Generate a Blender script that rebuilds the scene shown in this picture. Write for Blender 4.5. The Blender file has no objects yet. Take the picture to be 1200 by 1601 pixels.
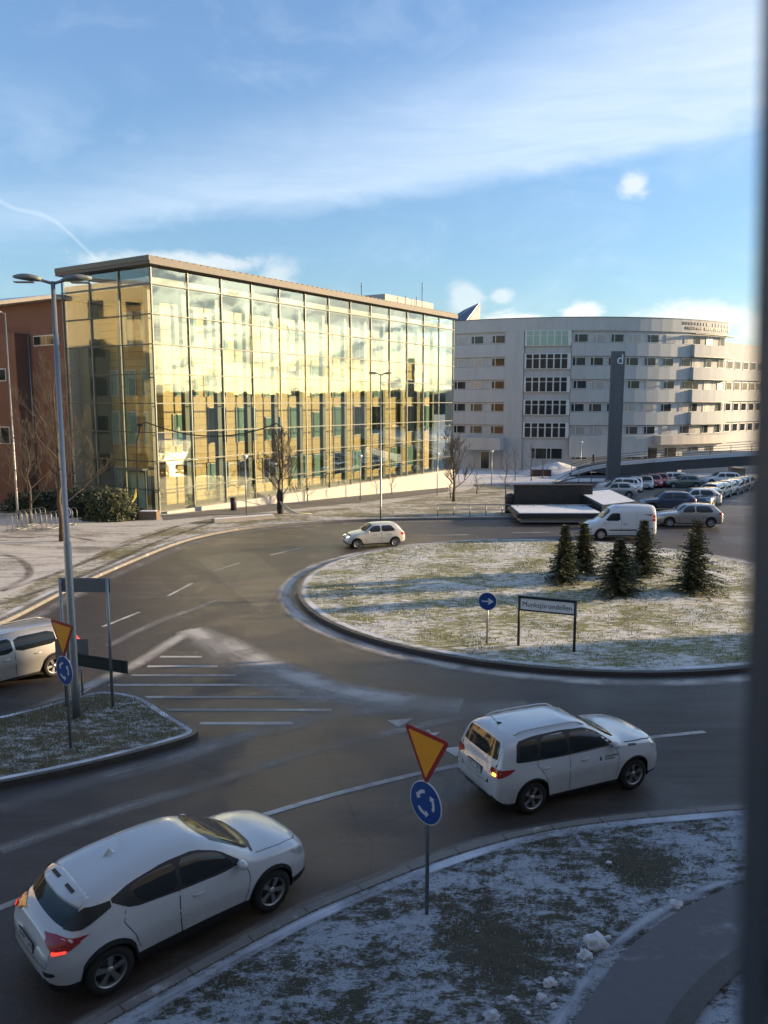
import bpy, bmesh, math, random
from mathutils import Vector, Matrix, noise
from mathutils.bvhtree import BVHTree
R = math.radians
scn = bpy.context.scene
COL = scn.collection
random.seed(7)

# ------------------------------------------------------------------ camera
F, H, PITCH = 1245.0, 8.0, R(7.9)
cd = bpy.data.cameras.new('camera')
cam = bpy.data.objects.new('camera', cd); COL.objects.link(cam)
cam.location = (0, 0, H); cam.rotation_euler = (R(90) - PITCH, 0, 0)
cd.sensor_fit = 'VERTICAL'; cd.sensor_height = 36.0; cd.lens = 36.0 * F / 1601
cd.clip_start = 0.02; cd.clip_end = 5000
cd.dof.use_dof = True; cd.dof.focus_distance = 24; cd.dof.aperture_fstop = 2.4
scn.camera = cam
# ------------------------------------------------------------------ light
SUN_AZ, SUN_EL = R(11), R(10.0)           # azimuth from +X towards +Y
sd = bpy.data.lights.new('sun', 'SUN'); sun = bpy.data.objects.new('sun', sd); COL.objects.link(sun)
sd.energy = 5.0; sd.angle = R(0.6); sd.color = (1.0, 0.72, 0.42)
SV = Vector((math.cos(SUN_EL) * math.cos(SUN_AZ), math.cos(SUN_EL) * math.sin(SUN_AZ), math.sin(SUN_EL)))
sun.rotation_euler = SV.to_track_quat('Z', 'Y').to_euler()
scn.view_settings.view_transform = 'Standard'; scn.view_settings.look = 'None'
scn.view_settings.exposure = 1.3; scn.view_settings.gamma = 1.0
scn.cycles.caustics_reflective = False; scn.cycles.caustics_refractive = False
scn.cycles.sample_clamp_indirect = 4.0
scn.cycles.use_denoising = True
scn.cycles.transparent_max_bounces = 16; scn.cycles.max_bounces = 8

# ------------------------------------------------------------------ node helper
class NT:
    def __init__(s, nt): s.t = nt
    def n(s, typ, ins=None, **kw):
        nd = s.t.nodes.new(typ)
        for k, v in kw.items(): setattr(nd, k, v)
        for k, v in (ins or {}).items():
            sock = nd.inputs[k]
            if isinstance(v, bpy.types.NodeSocket): s.t.links.new(v, sock)
            else: sock.default_value = v
        return nd
    def math(s, op, a, b=0.0, clamp=False):
        return s.n('ShaderNodeMath', {0: a, 1: b}, operation=op, use_clamp=clamp).outputs[0]
    def mix(s, f, a, b):
        m = s.n('ShaderNodeMix', data_type='RGBA')
        for i, v in ((0, f), (6, a), (7, b)):
            if isinstance(v, bpy.types.NodeSocket): s.t.links.new(v, m.inputs[i])
            else: m.inputs[i].default_value = v if i == 0 else (tuple(v) + (1,))[:4]
        return m.outputs[2]
    def noise(s, vec, scale, detail=4, rough=.55, dist=0):
        return s.n('ShaderNodeTexNoise', {'Vector': vec, 'Scale': scale, 'Detail': detail, 'Roughness': rough, 'Distortion': dist}).outputs[0]
    def ss(s, x, a, b):
        return s.n('ShaderNodeMapRange', {'Value': x, 'From Min': a, 'From Max': b}, interpolation_type='SMOOTHSTEP').outputs[0]
    def scale(s, vec, v, rot=(0, 0, 0)):
        return s.n('ShaderNodeMapping', {'Vector': vec, 'Scale': v, 'Rotation': rot}).outputs[0]

def mat(name):
    m = bpy.data.materials.new(name); m.use_nodes = True
    t = NT(m.node_tree); b = m.node_tree.nodes['Principled BSDF']
    return m, t, b
MC = {}
def plain(name, col, rough=.5, metal=0, coat=0, var=.06, scale=6, bump=0, emis=0, spec=.5):
    if name in MC: return MC[name]
    m, t, b = mat(name)
    co = t.n('ShaderNodeTexCoord').outputs['Object']
    nz = t.noise(co, scale, 5)
    c = t.mix(nz, tuple(x * (1 - var * 2) for x in col), tuple(min(1, x * (1 + var * 2)) for x in col))
    t.t.links.new(c, b.inputs['Base Color'])
    t.t.links.new(t.math('ADD', t.math('MULTIPLY', nz, .12), rough - .06, True), b.inputs['Roughness'])
    b.inputs['Metallic'].default_value = metal; b.inputs['Coat Weight'].default_value = coat
    b.inputs['Coat Roughness'].default_value = .04; b.inputs['Specular IOR Level'].default_value = spec
    if bump:
        bn = t.n('ShaderNodeBump', {'Height': t.noise(co, scale * 3, 6), 'Strength': bump, 'Distance': .02})
        t.t.links.new(bn.outputs[0], b.inputs['Normal'])
    if emis:
        b.inputs['Emission Color'].default_value = (*col, 1); b.inputs['Emission Strength'].default_value = emis
    MC[name] = m
    return m

# ------------------------------------------------------------------ world
w = bpy.data.worlds.new('World'); scn.world = w; w.use_nodes = True
t = NT(w.node_tree); w.node_tree.nodes.clear()
sky = t.n('ShaderNodeTexSky', sky_type='NISHITA')
sky.sun_disc = False; sky.sun_elevation = SUN_EL; sky.sun_rotation = R(90) - SUN_AZ
sky.altitude = 100; sky.air_density = 1.0; sky.dust_density = 0.35; sky.ozone_density = 2.0
D = t.n('ShaderNodeTexCoord').outputs['Generated']
sp = t.n('ShaderNodeSeparateXYZ', {0: D})
dx, dy, dz = sp.outputs
az = t.math('ARCTAN2', dx, dy)                       # azimuth, 0 = +Y
el = t.math('ARCSINE', dz)
def blob(a0, e0, ra, re, warp):                     # soft elliptical patch of direction space, in degrees
    a = t.math('DIVIDE', t.math('SUBTRACT', az, R(a0)), R(ra)); e = t.math('DIVIDE', t.math('SUBTRACT', el, R(e0)), R(re))
    d = t.math('SQRT', t.math('ADD', t.math('MULTIPLY', a, a), t.math('MULTIPLY', e, e)))
    return t.ss(t.math('ADD', d, t.math('MULTIPLY', t.math('SUBTRACT', warp, .5), 2.0)), 1.15, .35)
nf = t.noise(t.scale(D, (1, 1, 1.6)), 22, 8, .62, .4)
nf2 = t.noise(t.scale(D, (1, 1, 2.2)), 7, 7, .6, .6)
# high cirrus veil: a slanting band
ang = t.math('SUBTRACT', el, t.math('ADD', t.math('MULTIPLY', az, .135), R(13.6)))
curve = t.math('ADD', ang, t.math('MULTIPLY', t.math('SUBTRACT', nf2, .5), .06))
wid = t.math('ADD', R(5.6), t.math('MULTIPLY', az, .17))
band = t.math('MULTIPLY', t.ss(curve, R(-.9), R(1.1)), t.ss(t.math('SUBTRACT', curve, wid), R(4.0), R(-4.5)))
streak = t.noise(t.scale(D, (1.2, 1.2, 9), (0, R(12), 0)), 5, 8, .6, .5)
band = t.math('MULTIPLY', band, t.math('ADD', .20, t.math('MULTIPLY', streak, .42)))
veil = t.math('MULTIPLY', t.ss(nf2, .45, .8), .16)
cir = t.math('MAXIMUM', band, veil)
cum = None
for bl in [(16.7, 13.9, 1.15, 1.0, .6), (21.5, 5.4, 4.2, 1.3, .8), (9.2, 5.3, 3.1, 1.0, 1), (13.5, 5.9, 1.6, .9, .9), (5.8, 7.1, 1.4, 1.4, .5), (-7.4, 8.4, 1.6, 1.6, .45),
           (8.2, 7.2, .9, .6, .5), (-14, 9.2, 7, .8, .6), (27, 4.5, 5, 1.6, .9), (40, 7, 8, 3, .9), (58, 9, 6, 2.4, .8), (69, 6.5, 4.5, 1.5, .9), (76, 10, 4, 1.5, .9), (85, 4.5, 4, 1.3, .9), (87, 8.8, 3, 1.1, .8), (97, 12, 10, 3, .8), (-50, 9, 12, 3, .8), (130, 10, 10, 4, .8), (-100, 12, 14, 4, .7), (170, 9, 20, 4, .7)]:
    b_ = t.math('MULTIPLY', blob(*bl[:4], nf), bl[4])
    cum = b_ if cum is None else t.math('MAXIMUM', cum, b_)
# thin wandering vapour trail
ty = t.math('ADD', t.math('MULTIPLY', t.math('ADD', az, R(26)), -.55), t.math('ADD', R(13.3), t.math('MULTIPLY', t.math('SINE', t.math('MULTIPLY', az, 62)), R(.4))))
tr = t.math('MULTIPLY', t.ss(t.math('ABSOLUTE', t.math('SUBTRACT', el, ty)), R(.22), R(.02)), t.math('MULTIPLY', t.ss(az, R(-18.0), R(-19.5)), .12))
warm = t.ss(t.n('ShaderNodeVectorMath', {0: D, 1: tuple(SV)}, operation='DOT_PRODUCT').outputs['Value'], .3, 1.0)
SKYM = 1.0
base = t.mix(1.0, sky.outputs[0], sky.outputs[0])
tint = t.n('ShaderNodeVectorMath', {0: base, 1: (1.02, 1.14, 1.28)}, operation='MULTIPLY').outputs[0]
up = t.ss(dz, .0, .5)
tint = t.n('ShaderNodeVectorMath', {0: tint, 1: t.mix(up, (1, 1, 1), (1.6, 1.5, 1.5))}, operation='MULTIPLY').outputs[0]
c_cir = t.mix(warm, (6.3, 7.0, 8.0), (10, 9.2, 7.2))
c_cum = t.mix(t.math('ADD', t.math('MULTIPLY', nf, .9), t.math('MULTIPLY', warm, .3), True), (5.2, 5.6, 6.2), (9.2, 8.5, 7.2))
sm = t.math('MULTIPLY', t.math('MULTIPLY', t.ss(az, R(52), R(62)), t.ss(az, R(108), R(98))), t.ss(el, R(13), R(9)))
sn = t.noise(t.scale(D, (1, 1, 2.6)), 13, 7, .6, .8); sn2 = t.noise(t.scale(D, (1, 1, 2.0)), 24, 6, .6, .5)
sc_ = t.mix(t.ss(sn2, .42, .6), (3.2, 3.9, 4.6), (17, 16, 14.0))
tint = t.mix(t.math('MULTIPLY', sm, t.math('MULTIPLY', t.ss(sn, .42, .56), .85)), tint, sc_)
c = t.mix(cir, tint, c_cir); c = t.mix(tr, c, (8.8, 9.0, 9.2)); c = t.mix(t.math('MULTIPLY', cum, .92), c, c_cum)
bg = t.n('ShaderNodeBackground', {'Color': c, 'Strength': 0.075})
out = t.n('ShaderNodeOutputWorld', {0: bg.outputs[0]})

# ------------------------------------------------------------------ geometry helpers
def gz(y):                                           # the land falls 1.9 m behind the roundabout
    s = min(1, max(0, (y - 55) / 37.0)); return -1.9 * s
def at(x, y, z=0.0):                                 # where a point of the photo meets the land
    u, v = x - 600, y - 800.5
    f = F * math.cos(PITCH) - v * math.sin(PITCH); d = F * math.sin(PITCH) + v * math.cos(PITCH)
    g = 0
    for _ in range(12): g = gz(f * (H - z - g) / d)
    k = (H - z - g) / d
    return Vector((u * k, f * k, z + g))
def atY(x, y, Y):
    u, v = x - 600, y - 800.5
    f = F * math.cos(PITCH) - v * math.sin(PITCH); d = F * math.sin(PITCH) + v * math.cos(PITCH)
    return Vector((u * Y / f, Y, H - d * Y / f))

def link(name, me, m, parent=None, smooth=False):
    o = bpy.data.objects.new(name, me); COL.objects.link(o)
    for x in (m if isinstance(m, (list, tuple)) else [m]): me.materials.append(x)
    if smooth:
        for p in me.polygons: p.use_smooth = True
    if parent: o.parent = parent
    return o
def bobj(name, bm, m, parent=None, smooth=False, loc=None):
    me = bpy.data.meshes.new(name); bm.normal_update(); bm.to_mesh(me); bm.free()
    o = link(name, me, m, parent, smooth)
    if loc is not None: o.location = loc
    return o
def tag(o, label=None, cat=None, group=None, kind=None):
    for k, v in (('label', label), ('category', cat), ('group', group), ('kind', kind)):
        if v: o[k] = v
    return o
def thing(name, label, cat, loc=(0, 0, 0), rz=0, group=None):
    o = bpy.data.objects.new(name, None); COL.objects.link(o); o.location = loc; o.rotation_euler = (0, 0, rz)
    o.empty_display_size = .2
    return tag(o, label, cat, group)
def dup(root, loc, rz, label=None, group=None, scale=None):
    r = root.copy(); COL.objects.link(r); r.location = loc; r.rotation_euler = (0, 0, rz)
    if scale: r.scale = (scale,) * 3
    if label: r['label'] = label
    if group: r['group'] = group
    for ch in list(root.children):
        c = ch.copy(); COL.objects.link(c); c.parent = r
        for g in ch.children:
            d = g.copy(); COL.objects.link(d); d.parent = c
    return r
def box(bm, c, s, rot=None, mi=0):
    g = bmesh.ops.create_cube(bm, size=1)['verts']
    M = Matrix.Translation(c) @ (rot.to_4x4() if rot else Matrix()) @ Matrix.Diagonal((*s, 1))
    bmesh.ops.transform(bm, matrix=M, verts=g)
    if mi:
        for f in {f for v in g for f in v.link_faces}: f.material_index = mi
    return g
def bx(x0, x1, y0, y1, z0, z1, bm=None, mi=0):
    bm = bm or bmesh.new()
    box(bm, ((x0 + x1) / 2, (y0 + y1) / 2, (z0 + z1) / 2), (x1 - x0, y1 - y0, z1 - z0), None, mi); return bm
def tube(bm, pts, rad, seg=8, cap=True, mi=0):
    pts = [Vector(p) for p in pts]
    if not isinstance(rad, (list, tuple)): rad = [rad] * len(pts)
    rings = []; ref = None
    for i, p in enumerate(pts):
        d = (pts[min(i + 1, len(pts) - 1)] - pts[max(i - 1, 0)]).normalized()
        if ref is None: ref = d.orthogonal().normalized()
        a = (ref - d * ref.dot(d)); a = a.normalized() if a.length > 1e-5 else d.orthogonal().normalized(); ref = a
        b = d.cross(a)
        rings.append([bm.verts.new(p + (a * math.cos(k * 2 * math.pi / seg) + b * math.sin(k * 2 * math.pi / seg)) * rad[i]) for k in range(seg)])
    for r0, r1 in zip(rings, rings[1:]):
        for k in range(seg):
            f = bm.faces.new((r0[k], r0[(k + 1) % seg], r1[(k + 1) % seg], r1[k])); f.smooth = True; f.material_index = mi
    if cap:
        for r_, rev in ((rings[0], True), (rings[-1], False)):
            try:
                f = bm.faces.new(r_[::-1] if rev else r_); f.material_index = mi
            except ValueError: pass
    return bm
def lathe(bm, prof, seg=32, axis='Y', c=(0, 0, 0), mi=0):     # prof: (radius, along axis)
    rings = []
    for r_, a in prof:
        ring = []
        for k in range(seg):
            th = 2 * math.pi * k / seg; p = (r_ * math.cos(th), a, r_ * math.sin(th)) if axis == 'Y' else (r_ * math.cos(th), r_ * math.sin(th), a)
            ring.append(bm.verts.new(Vector(p) + Vector(c)))
        rings.append(ring)
    for r0, r1 in zip(rings, rings[1:]):
        for k in range(seg):
            f = bm.faces.new((r0[k], r1[k], r1[(k + 1) % seg], r0[(k + 1) % seg])); f.smooth = True; f.material_index = mi
    return rings
def prism(bm, poly, z0, z1, mi=0):                    # vertical prism of a 2D polygon
    a = [bm.verts.new((x, y, z0)) for x, y in poly]; b = [bm.verts.new((x, y, z1)) for x, y in poly]
    n = len(poly); fs = [bm.faces.new(a[::-1]), bm.faces.new(b)]
    for i in range(n): fs.append(bm.faces.new((a[i], a[(i + 1) % n], b[(i + 1) % n], b[i])))
    for f in fs: f.material_index = mi
def sheet(name, poly, off, m, ystep=None):            # a ground sheet that follows the land
    bm = bmesh.new(); f = bm.faces.new([bm.verts.new((x, y, 0)) for x, y in poly])
    if f.calc_area() and f.normal.z < 0: bmesh.ops.reverse_faces(bm, faces=[f])
    for yy in (55, 92):
        bmesh.ops.bisect_plane(bm, geom=bm.verts[:] + bm.edges[:] + bm.faces[:], plane_co=(0, yy, 0), plane_no=(0, 1, 0))
    bmesh.ops.triangulate(bm, faces=bm.faces[:], ngon_method='EAR_CLIP')
    bmesh.ops.recalc_face_normals(bm, faces=bm.faces[:])
    for v in bm.verts: v.co.z = gz(v.co.y) + off
    if bm.faces and sum(f.normal.z for f in bm.faces) < 0: bmesh.ops.reverse_faces(bm, faces=bm.faces[:])
    return tag(bobj(name, bm, m), kind='structure')
def smoothpath(pts, n=6, closed=False):
    P = [Vector((p[0], p[1], 0)) for p in pts]; out = []
    N = len(P)
    for i in range(N if closed else N - 1):
        g = (lambda j: P[j % N]) if closed else (lambda j: P[min(max(j, 0), N - 1)])
        p0, p1, p2, p3 = g(i - 1), g(i), g(i + 1), g(i + 2)
        for k in range(n):
            s = k / n
            out.append(.5 * ((2 * p1) + (-p0 + p2) * s + (2 * p0 - 5 * p1 + 4 * p2 - p3) * s * s + (-p0 + 3 * p1 - 3 * p2 + p3) * s ** 3))
    if not closed: out.append(P[-1])
    return [(v.x, v.y) for v in out]
def ribbon(name, pts, wl, wr, z0, z1=None, m=None, closed=False, kind='structure', parent=None):
    """strip along a path; wl / wr = distance to the left / right; z1 given -> solid kerb from z0 to z1"""
    bm = bmesh.new(); uv = bm.loops.layers.uv.new('UVMap'); N = len(pts); rows = []; L = 0
    for i, p in enumerate(pts):
        a = pts[(i - 1) % N] if closed or i else pts[0]; b = pts[(i + 1) % N] if closed or i < N - 1 else pts[-1]
        d = Vector((b[0] - a[0], b[1] - a[1])).normalized(); nn = Vector((-d.y, d.x))
        if i: L += math.dist(p, pts[i - 1])
        l = (p[0] + nn.x * wl, p[1] + nn.y * wl); r_ = (p[0] - nn.x * wr, p[1] - nn.y * wr)
        if z1 is None: vs = [bm.verts.new((*l, gz(l[1]) + z0)), bm.verts.new((*r_, gz(r_[1]) + z0))]
        else: vs = [bm.verts.new((*l, gz(l[1]) + z0)), bm.verts.new((*l, gz(l[1]) + z1)), bm.verts.new((*r_, gz(r_[1]) + z1)), bm.verts.new((*r_, gz(r_[1]) + z0))]
        rows.append((vs, L))
    idx = list(range(N - 1)) + ([N - 1] if closed else [])
    for i in idx:
        (a, la), (b, lb) = rows[i], rows[(i + 1) % N]
        if lb < la: lb = la + .5
        if z1 is None:
            f = bm.faces.new((a[1], b[1], b[0], a[0]))
            for lp, q in zip(f.loops, ((la, 1), (lb, 1), (lb, 0), (la, 0))): lp[uv].uv = q
        else:
            for k in range(3):
                f = bm.faces.new((a[k + 1], b[k + 1], b[k], a[k]))
                for lp, q in zip(f.loops, ((la, 1), (lb, 1), (lb, 0), (la, 0))): lp[uv].uv = q
    if z1 is not None and not closed:
        bm.faces.new(rows[0][0]); bm.faces.new(rows[-1][0][::-1])
    o = bobj(name, bm, m, parent)
    return tag(o, kind=kind) if kind else o
def text(name, body, size, m, parent, M, ext=.004, align='CENTER'):
    cu = bpy.data.curves.new(name, 'FONT'); cu.body = body; cu.size = size; cu.extrude = ext; cu.align_x = align; cu.align_y = 'CENTER'
    tmp = bpy.data.objects.new(name, cu); COL.objects.link(tmp)
    dg = bpy.context.evaluated_depsgraph_get(); dg.update()
    me = bpy.data.meshes.new_from_object(tmp.evaluated_get(dg)); bpy.data.objects.remove(tmp)
    me.transform(M); me.materials.clear()
    return link(name, me, m, parent)

# ------------------------------------------------------------------ materials
def m_asphalt(name='asphalt', base=(.038, .030, .026), frost=.25):
    m, t, b = mat(name); co = t.n('ShaderNodeTexCoord').outputs['Object']
    big = t.noise(co, .18, 4, .6, .6); mid = t.noise(co, 1.3, 5, .6); fine = t.noise(co, 60, 3, .7)
    streak = t.noise(t.scale(co, (.25, 2.2, 1), (0, 0, R(-30))), 1.1, 5, .6, .3)
    c = t.mix(mid, tuple(x * .72 for x in base), tuple(x * 1.35 for x in base))
    c = t.mix(t.math('MULTIPLY', t.ss(t.math('ADD', t.math('MULTIPLY', big, .5), t.math('MULTIPLY', streak, .5)), .46, .72), frost), c, (.20, .20, .20))
    c = t.mix(t.math('MULTIPLY', t.ss(fine, .55, .8), .35), c, (.11, .105, .10))
    agg = t.noise(co, 14, 4, .75); c = t.mix(t.math('MULTIPLY', t.ss(agg, .52, .66), .6), c, tuple(x * 2.4 for x in base)); c = t.mix(t.math('MULTIPLY', t.ss(agg, .45, .3), .5), c, tuple(x * .45 for x in base))
    cr = t.n('ShaderNodeTexVoronoi', {'Vector': t.scale(co, (1, 1, 1)), 'Scale': .22}, feature='DISTANCE_TO_EDGE').outputs[0]
    c = t.mix(t.math('MULTIPLY', t.ss(t.math('ADD', cr, t.math('MULTIPLY', mid, .01)), .012, .004), .5), c, (.012, .011, .011))
    t.t.links.new(c, b.inputs['Base Color'])
    t.t.links.new(t.ss(t.math('ADD', mid, t.math('MULTIPLY', fine, .3)), .2, 1.2), b.inputs['Roughness'])
    r_ = t.n('ShaderNodeMapRange', {'Value': big, 'From Min': .3, 'From Max': .7, 'To Min': .42, 'To Max': .72}).outputs[0]
    t.t.links.new(r_, b.inputs['Roughness'])
    bn = t.n('ShaderNodeBump', {'Height': fine, 'Strength': .35, 'Distance': .008}); t.t.links.new(bn.outputs[0], b.inputs['Normal'])
    return m
def m_frost(name, amt, grass=(.085, .085, .035), grass2=(.14, .125, .06), snow=(.66, .69, .74), sc=1.0, bump=.6, attr=False):
    m, t, b = mat(name); co = t.n('ShaderNodeTexCoord').outputs['Object']
    big = t.noise(co, .35 * sc, 4, .6, .5); mid = t.noise(t.scale(co, (1, 2.2, 1)), 2.6 * sc, 6, .65, .3); fine = t.noise(t.scale(co, (1, 1.8, 1)), 16 * sc, 5, .7); vf = t.noise(co, 70 * sc, 3, .7)
    g = t.mix(fine, grass, grass2)
    g = t.mix(t.ss(big, .55, .75), g, tuple(x * .7 for x in grass))
    s = t.math('ADD', t.math('ADD', t.math('MULTIPLY', big, .30), t.math('MULTIPLY', mid, .38)), t.math('ADD', t.math('MULTIPLY', fine, .30), t.math('MULTIPLY', vf, .12)))
    if attr: s = t.math('ADD', s, t.n('ShaderNodeAttribute', attribute_name='frost').outputs['Fac'])
    k = t.ss(s, .58 - (amt - .5) * .34 - .035, .58 - (amt - .5) * .34 + .06)
    c = t.mix(k, g, t.mix(vf, tuple(x * .86 for x in snow), snow))
    t.t.links.new(c, b.inputs['Base Color']); b.inputs['Roughness'].default_value = .8; b.inputs['Specular IOR Level'].default_value = .25
    h = t.math('ADD', t.math('MULTIPLY', fine, .6), t.math('ADD', t.math('MULTIPLY', mid, 1.0), t.math('MULTIPLY', vf, .25)))
    bn = t.n('ShaderNodeBump', {'Height': h, 'Strength': bump, 'Distance': .12}); t.t.links.new(bn.outputs[0], b.inputs['Normal'])
    return m
def m_pave(name, base, snow, amt):
    m, t, b = mat(name); co = t.n('ShaderNodeTexCoord').outputs['Object']
    big = t.noise(co, .12, 5, .6, .8); fine = t.noise(co, 5, 6, .7); st = t.noise(t.scale(co, (.2, 1.4, 1), (0, 0, R(-35))), 1, 5, .65, .6)
    k = t.ss(t.math('ADD', t.math('MULTIPLY', big, .45), t.math('ADD', t.math('MULTIPLY', st, .4), t.math('MULTIPLY', fine, .2))), .56 - (amt - .5) * .3, .70 - (amt - .5) * .3)
    c = t.mix(k, t.mix(fine, tuple(x * .8 for x in base), base), t.mix(fine, tuple(x * .8 for x in snow), snow))
    t.t.links.new(c, b.inputs['Base Color']); b.inputs['Roughness'].default_value = .85
    bn = t.n('ShaderNodeBump', {'Height': fine, 'Strength': .35, 'Distance': .04}); t.t.links.new(bn.outputs[0], b.inputs['Normal'])
    return m
def m_trail(name, col, dens, sc=(.6, 5), edge=.5, sharp=.25):
    """worn salt / frost dust: opaque only where the noise says so"""
    m, t, b = mat(name); uvn = t.n('ShaderNodeUVMap').outputs[0]; s = t.n('ShaderNodeSeparateXYZ', {0: uvn})
    co = t.n('ShaderNodeTexCoord').outputs['Object']
    nz = t.noise(t.scale(uvn, (sc[0], sc[1], 1)), 1.6, 6, .62, .4); n2 = t.noise(co, 2.2, 5, .65); n3 = t.noise(co, 17, 5, .8)
    fall = t.math('MULTIPLY', t.ss(s.outputs[1], 0, edge), t.ss(s.outputs[1], 1, 1 - edge))
    fall = t.math('MULTIPLY', fall, t.math('ADD', .42, t.math('MULTIPLY', t.ss(t.noise(co, .45, 3, .5, .8), .38, .62), .65)))
    a = t.math('MULTIPLY', t.ss(t.math('ADD', t.math('MULTIPLY', nz, .48), t.math('ADD', t.math('MULTIPLY', n2, .27), t.math('MULTIPLY', n3, .25))), .5 - sharp / 2 - dens * .12, .5 + sharp / 2 - dens * .12), fall)
    a = t.math('MULTIPLY', a, dens, True)
    b.inputs['Base Color'].default_value = (*col, 1); b.inputs['Roughness'].default_value = .9
    tr = t.n('ShaderNodeBsdfTransparent'); mx = t.n('ShaderNodeMixShader', {0: a, 1: tr.outputs[0], 2: b.outputs[0]})
    t.t.links.new(mx.outputs[0], t.t.nodes['Material Output'].inputs[0])
    return m
def m_carpaint(name, col, metal=0.0, rough=.24, dirt=.32):
    m, t, b = mat(name); co = t.n('ShaderNodeTexCoord').outputs['Object']; s = t.n('ShaderNodeSeparateXYZ', {0: co})
    nz = t.noise(co, 7, 6, .65)
    d = t.math('MULTIPLY', t.math('MULTIPLY', t.ss(s.outputs[2], .85, .25), t.ss(nz, .3, .7)), dirt)   # road grime thrown up the sides
    fl = t.noise(co, 2.0, 3)
    c = t.mix(d, t.mix(fl, tuple(x * .96 for x in col), col), (.16, .145, .125))
    t.t.links.new(c, b.inputs['Base Color']); b.inputs['Metallic'].default_value = metal
    t.t.links.new(t.math('ADD', rough, t.math('MULTIPLY', d, .8), True), b.inputs['Roughness'])
    b.inputs['Coat Weight'].default_value = 1; b.inputs['Coat Roughness'].default_value = .06
    return m
def m_glass(name, tint=(.72, .88, .78), f0=.16, wav=.02, rough=.015, frame=None, pw=2.5):
    """big facade glass: see-through with a strong slightly wavy reflection"""
    m, t, b = mat(name); co = t.n('ShaderNodeTexCoord').outputs['Object']
    wv = t.noise(co, .55, 3, .5, .2)
    bn = t.n('ShaderNodeBump', {'Height': wv, 'Strength': 1.0, 'Distance': wav}).outputs[0]
    gl = t.n('ShaderNodeBsdfGlossy', {'Color': (.92, .98, .9, 1), 'Roughness': rough, 'Normal': bn})
    tr = t.n('ShaderNodeBsdfTransparent', {0: (*tint, 1)})
    fr = t.n('ShaderNodeLayerWeight', {'Blend': .5, 'Normal': bn}).outputs['Facing']
    k = t.math('ADD', f0, t.math('MULTIPLY', t.math('POWER', fr, pw), 1 - f0), True)
    mx = t.n('ShaderNodeMixShader', {0: k, 1: tr.outputs[0], 2: gl.outputs[0]})
    t.t.links.new(mx.outputs[0], t.t.nodes['Material Output'].inputs[0])
    return m
def m_panel():
    m, t, b = mat('ochre panel'); co = t.n('ShaderNodeTexCoord').outputs['Object']
    br = t.n('ShaderNodeTexBrick', {'Vector': t.n('ShaderNodeMapping', {'Vector': co, 'Rotation': (R(90), 0, 0)}).outputs[0], 'Scale': 1.0, 'Mortar Size': .02, 'Brick Width': 1.65, 'Row Height': .56,
        'Color1': (.43, .295, .095, 1), 'Color2': (.50, .355, .125, 1), 'Mortar': (.09, .06, .02, 1)})
    nz = t.noise(co, 1.2, 5)
    c = t.mix(nz, br.outputs[0], (.46, .32, .11))
    c = t.mix(.75, c, br.outputs[0])
    t.t.links.new(c, b.inputs['Base Color']); b.inputs['Roughness'].default_value = .5
    return m
def m_brick():
    m, t, b = mat('red brick'); co = t.n('ShaderNodeTexCoord').outputs['Object']
    br = t.n('ShaderNodeTexBrick', {'Vector': t.n('ShaderNodeMapping', {'Vector': co, 'Rotation': (R(90), 0, 0)}).outputs[0], 'Scale': 1.0, 'Mortar Size': .008, 'Brick Width': .25, 'Row Height': .08,
        'Color1': (.165, .078, .052, 1), 'Color2': (.125, .06, .042, 1), 'Mortar': (.16, .12, .10, 1)})
    c = t.mix(t.math('MULTIPLY', t.noise(co, .4, 5), .5), br.outputs[0], (.17, .088, .06))
    t.t.links.new(c, b.inputs['Base Color']); b.inputs['Roughness'].default_value = .85
    return m
def m_plaster(name, col=(.60, .585, .56)):
    m, t, b = mat(name); co = t.n('ShaderNodeTexCoord').outputs['Object']
    st = t.noise(t.scale(co, (1.2, 1.2, .12)), 1.0, 6, .65); sp_ = t.noise(co, .25, 4)
    s_ = t.n('ShaderNodeSeparateXYZ', {0: co}); u_ = t.math('MULTIPLY', t.math('ARCTAN2', s_.outputs[0], s_.outputs[1]), 33 / 3.3)
    c = t.mix(t.ss(st, .40, .72), col, tuple(x * .86 for x in col)); c = t.mix(t.math('MULTIPLY', t.ss(t.math('FRACT', u_),   .012, .004), .22), c, tuple(x * .5 for x in col)); c = t.mix(t.math('MULTIPLY', sp_, .25), c, tuple(x * .8 for x in col))
    t.t.links.new(c, b.inputs['Base Color']); b.inputs['Roughness'].default_value = .8
    return m
M_ASPH = m_asphalt(); M_LOT = m_asphalt('parking asphalt', (.05, .048, .047), .35)
M_ISL = m_frost('frosted roundabout grass', .595, (.13, .145, .05), (.27, .26, .12), (.72, .72, .70))
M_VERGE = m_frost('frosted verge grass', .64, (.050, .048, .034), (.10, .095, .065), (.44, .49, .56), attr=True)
M_SPLIT = m_frost('splitter island grass', .46, (.065, .062, .032), (.15, .13, .075), (.55, .58, .62))
M_STRIP = m_frost('snowy strip grass', .56, (.12, .115, .06), (.20, .18, .10), (.62, .61, .59))
M_LAND = m_frost('snowy land', .80, (.09, .09, .05), (.14, .13, .08), (.66, .67, .70), .6)
M_PAVE = m_pave('snow dusted pavement', (.20, .185, .165), (.60, .565, .51), .95)
M_PATH = m_pave('cleared pavement', (.13, .125, .12), (.34, .33, .32), .38)
M_NPATH = m_pave('frozen footpath', (.14, .14, .15), (.36, .38, .42), .55)
M_KERB = plain('granite kerb', (.16, .155, .15), .8, var=.2, scale=9, bump=.3)
M_KERBD = plain('dark wet kerb', (.06, .058, .055), .6, var=.3, scale=9, bump=.3)
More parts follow.
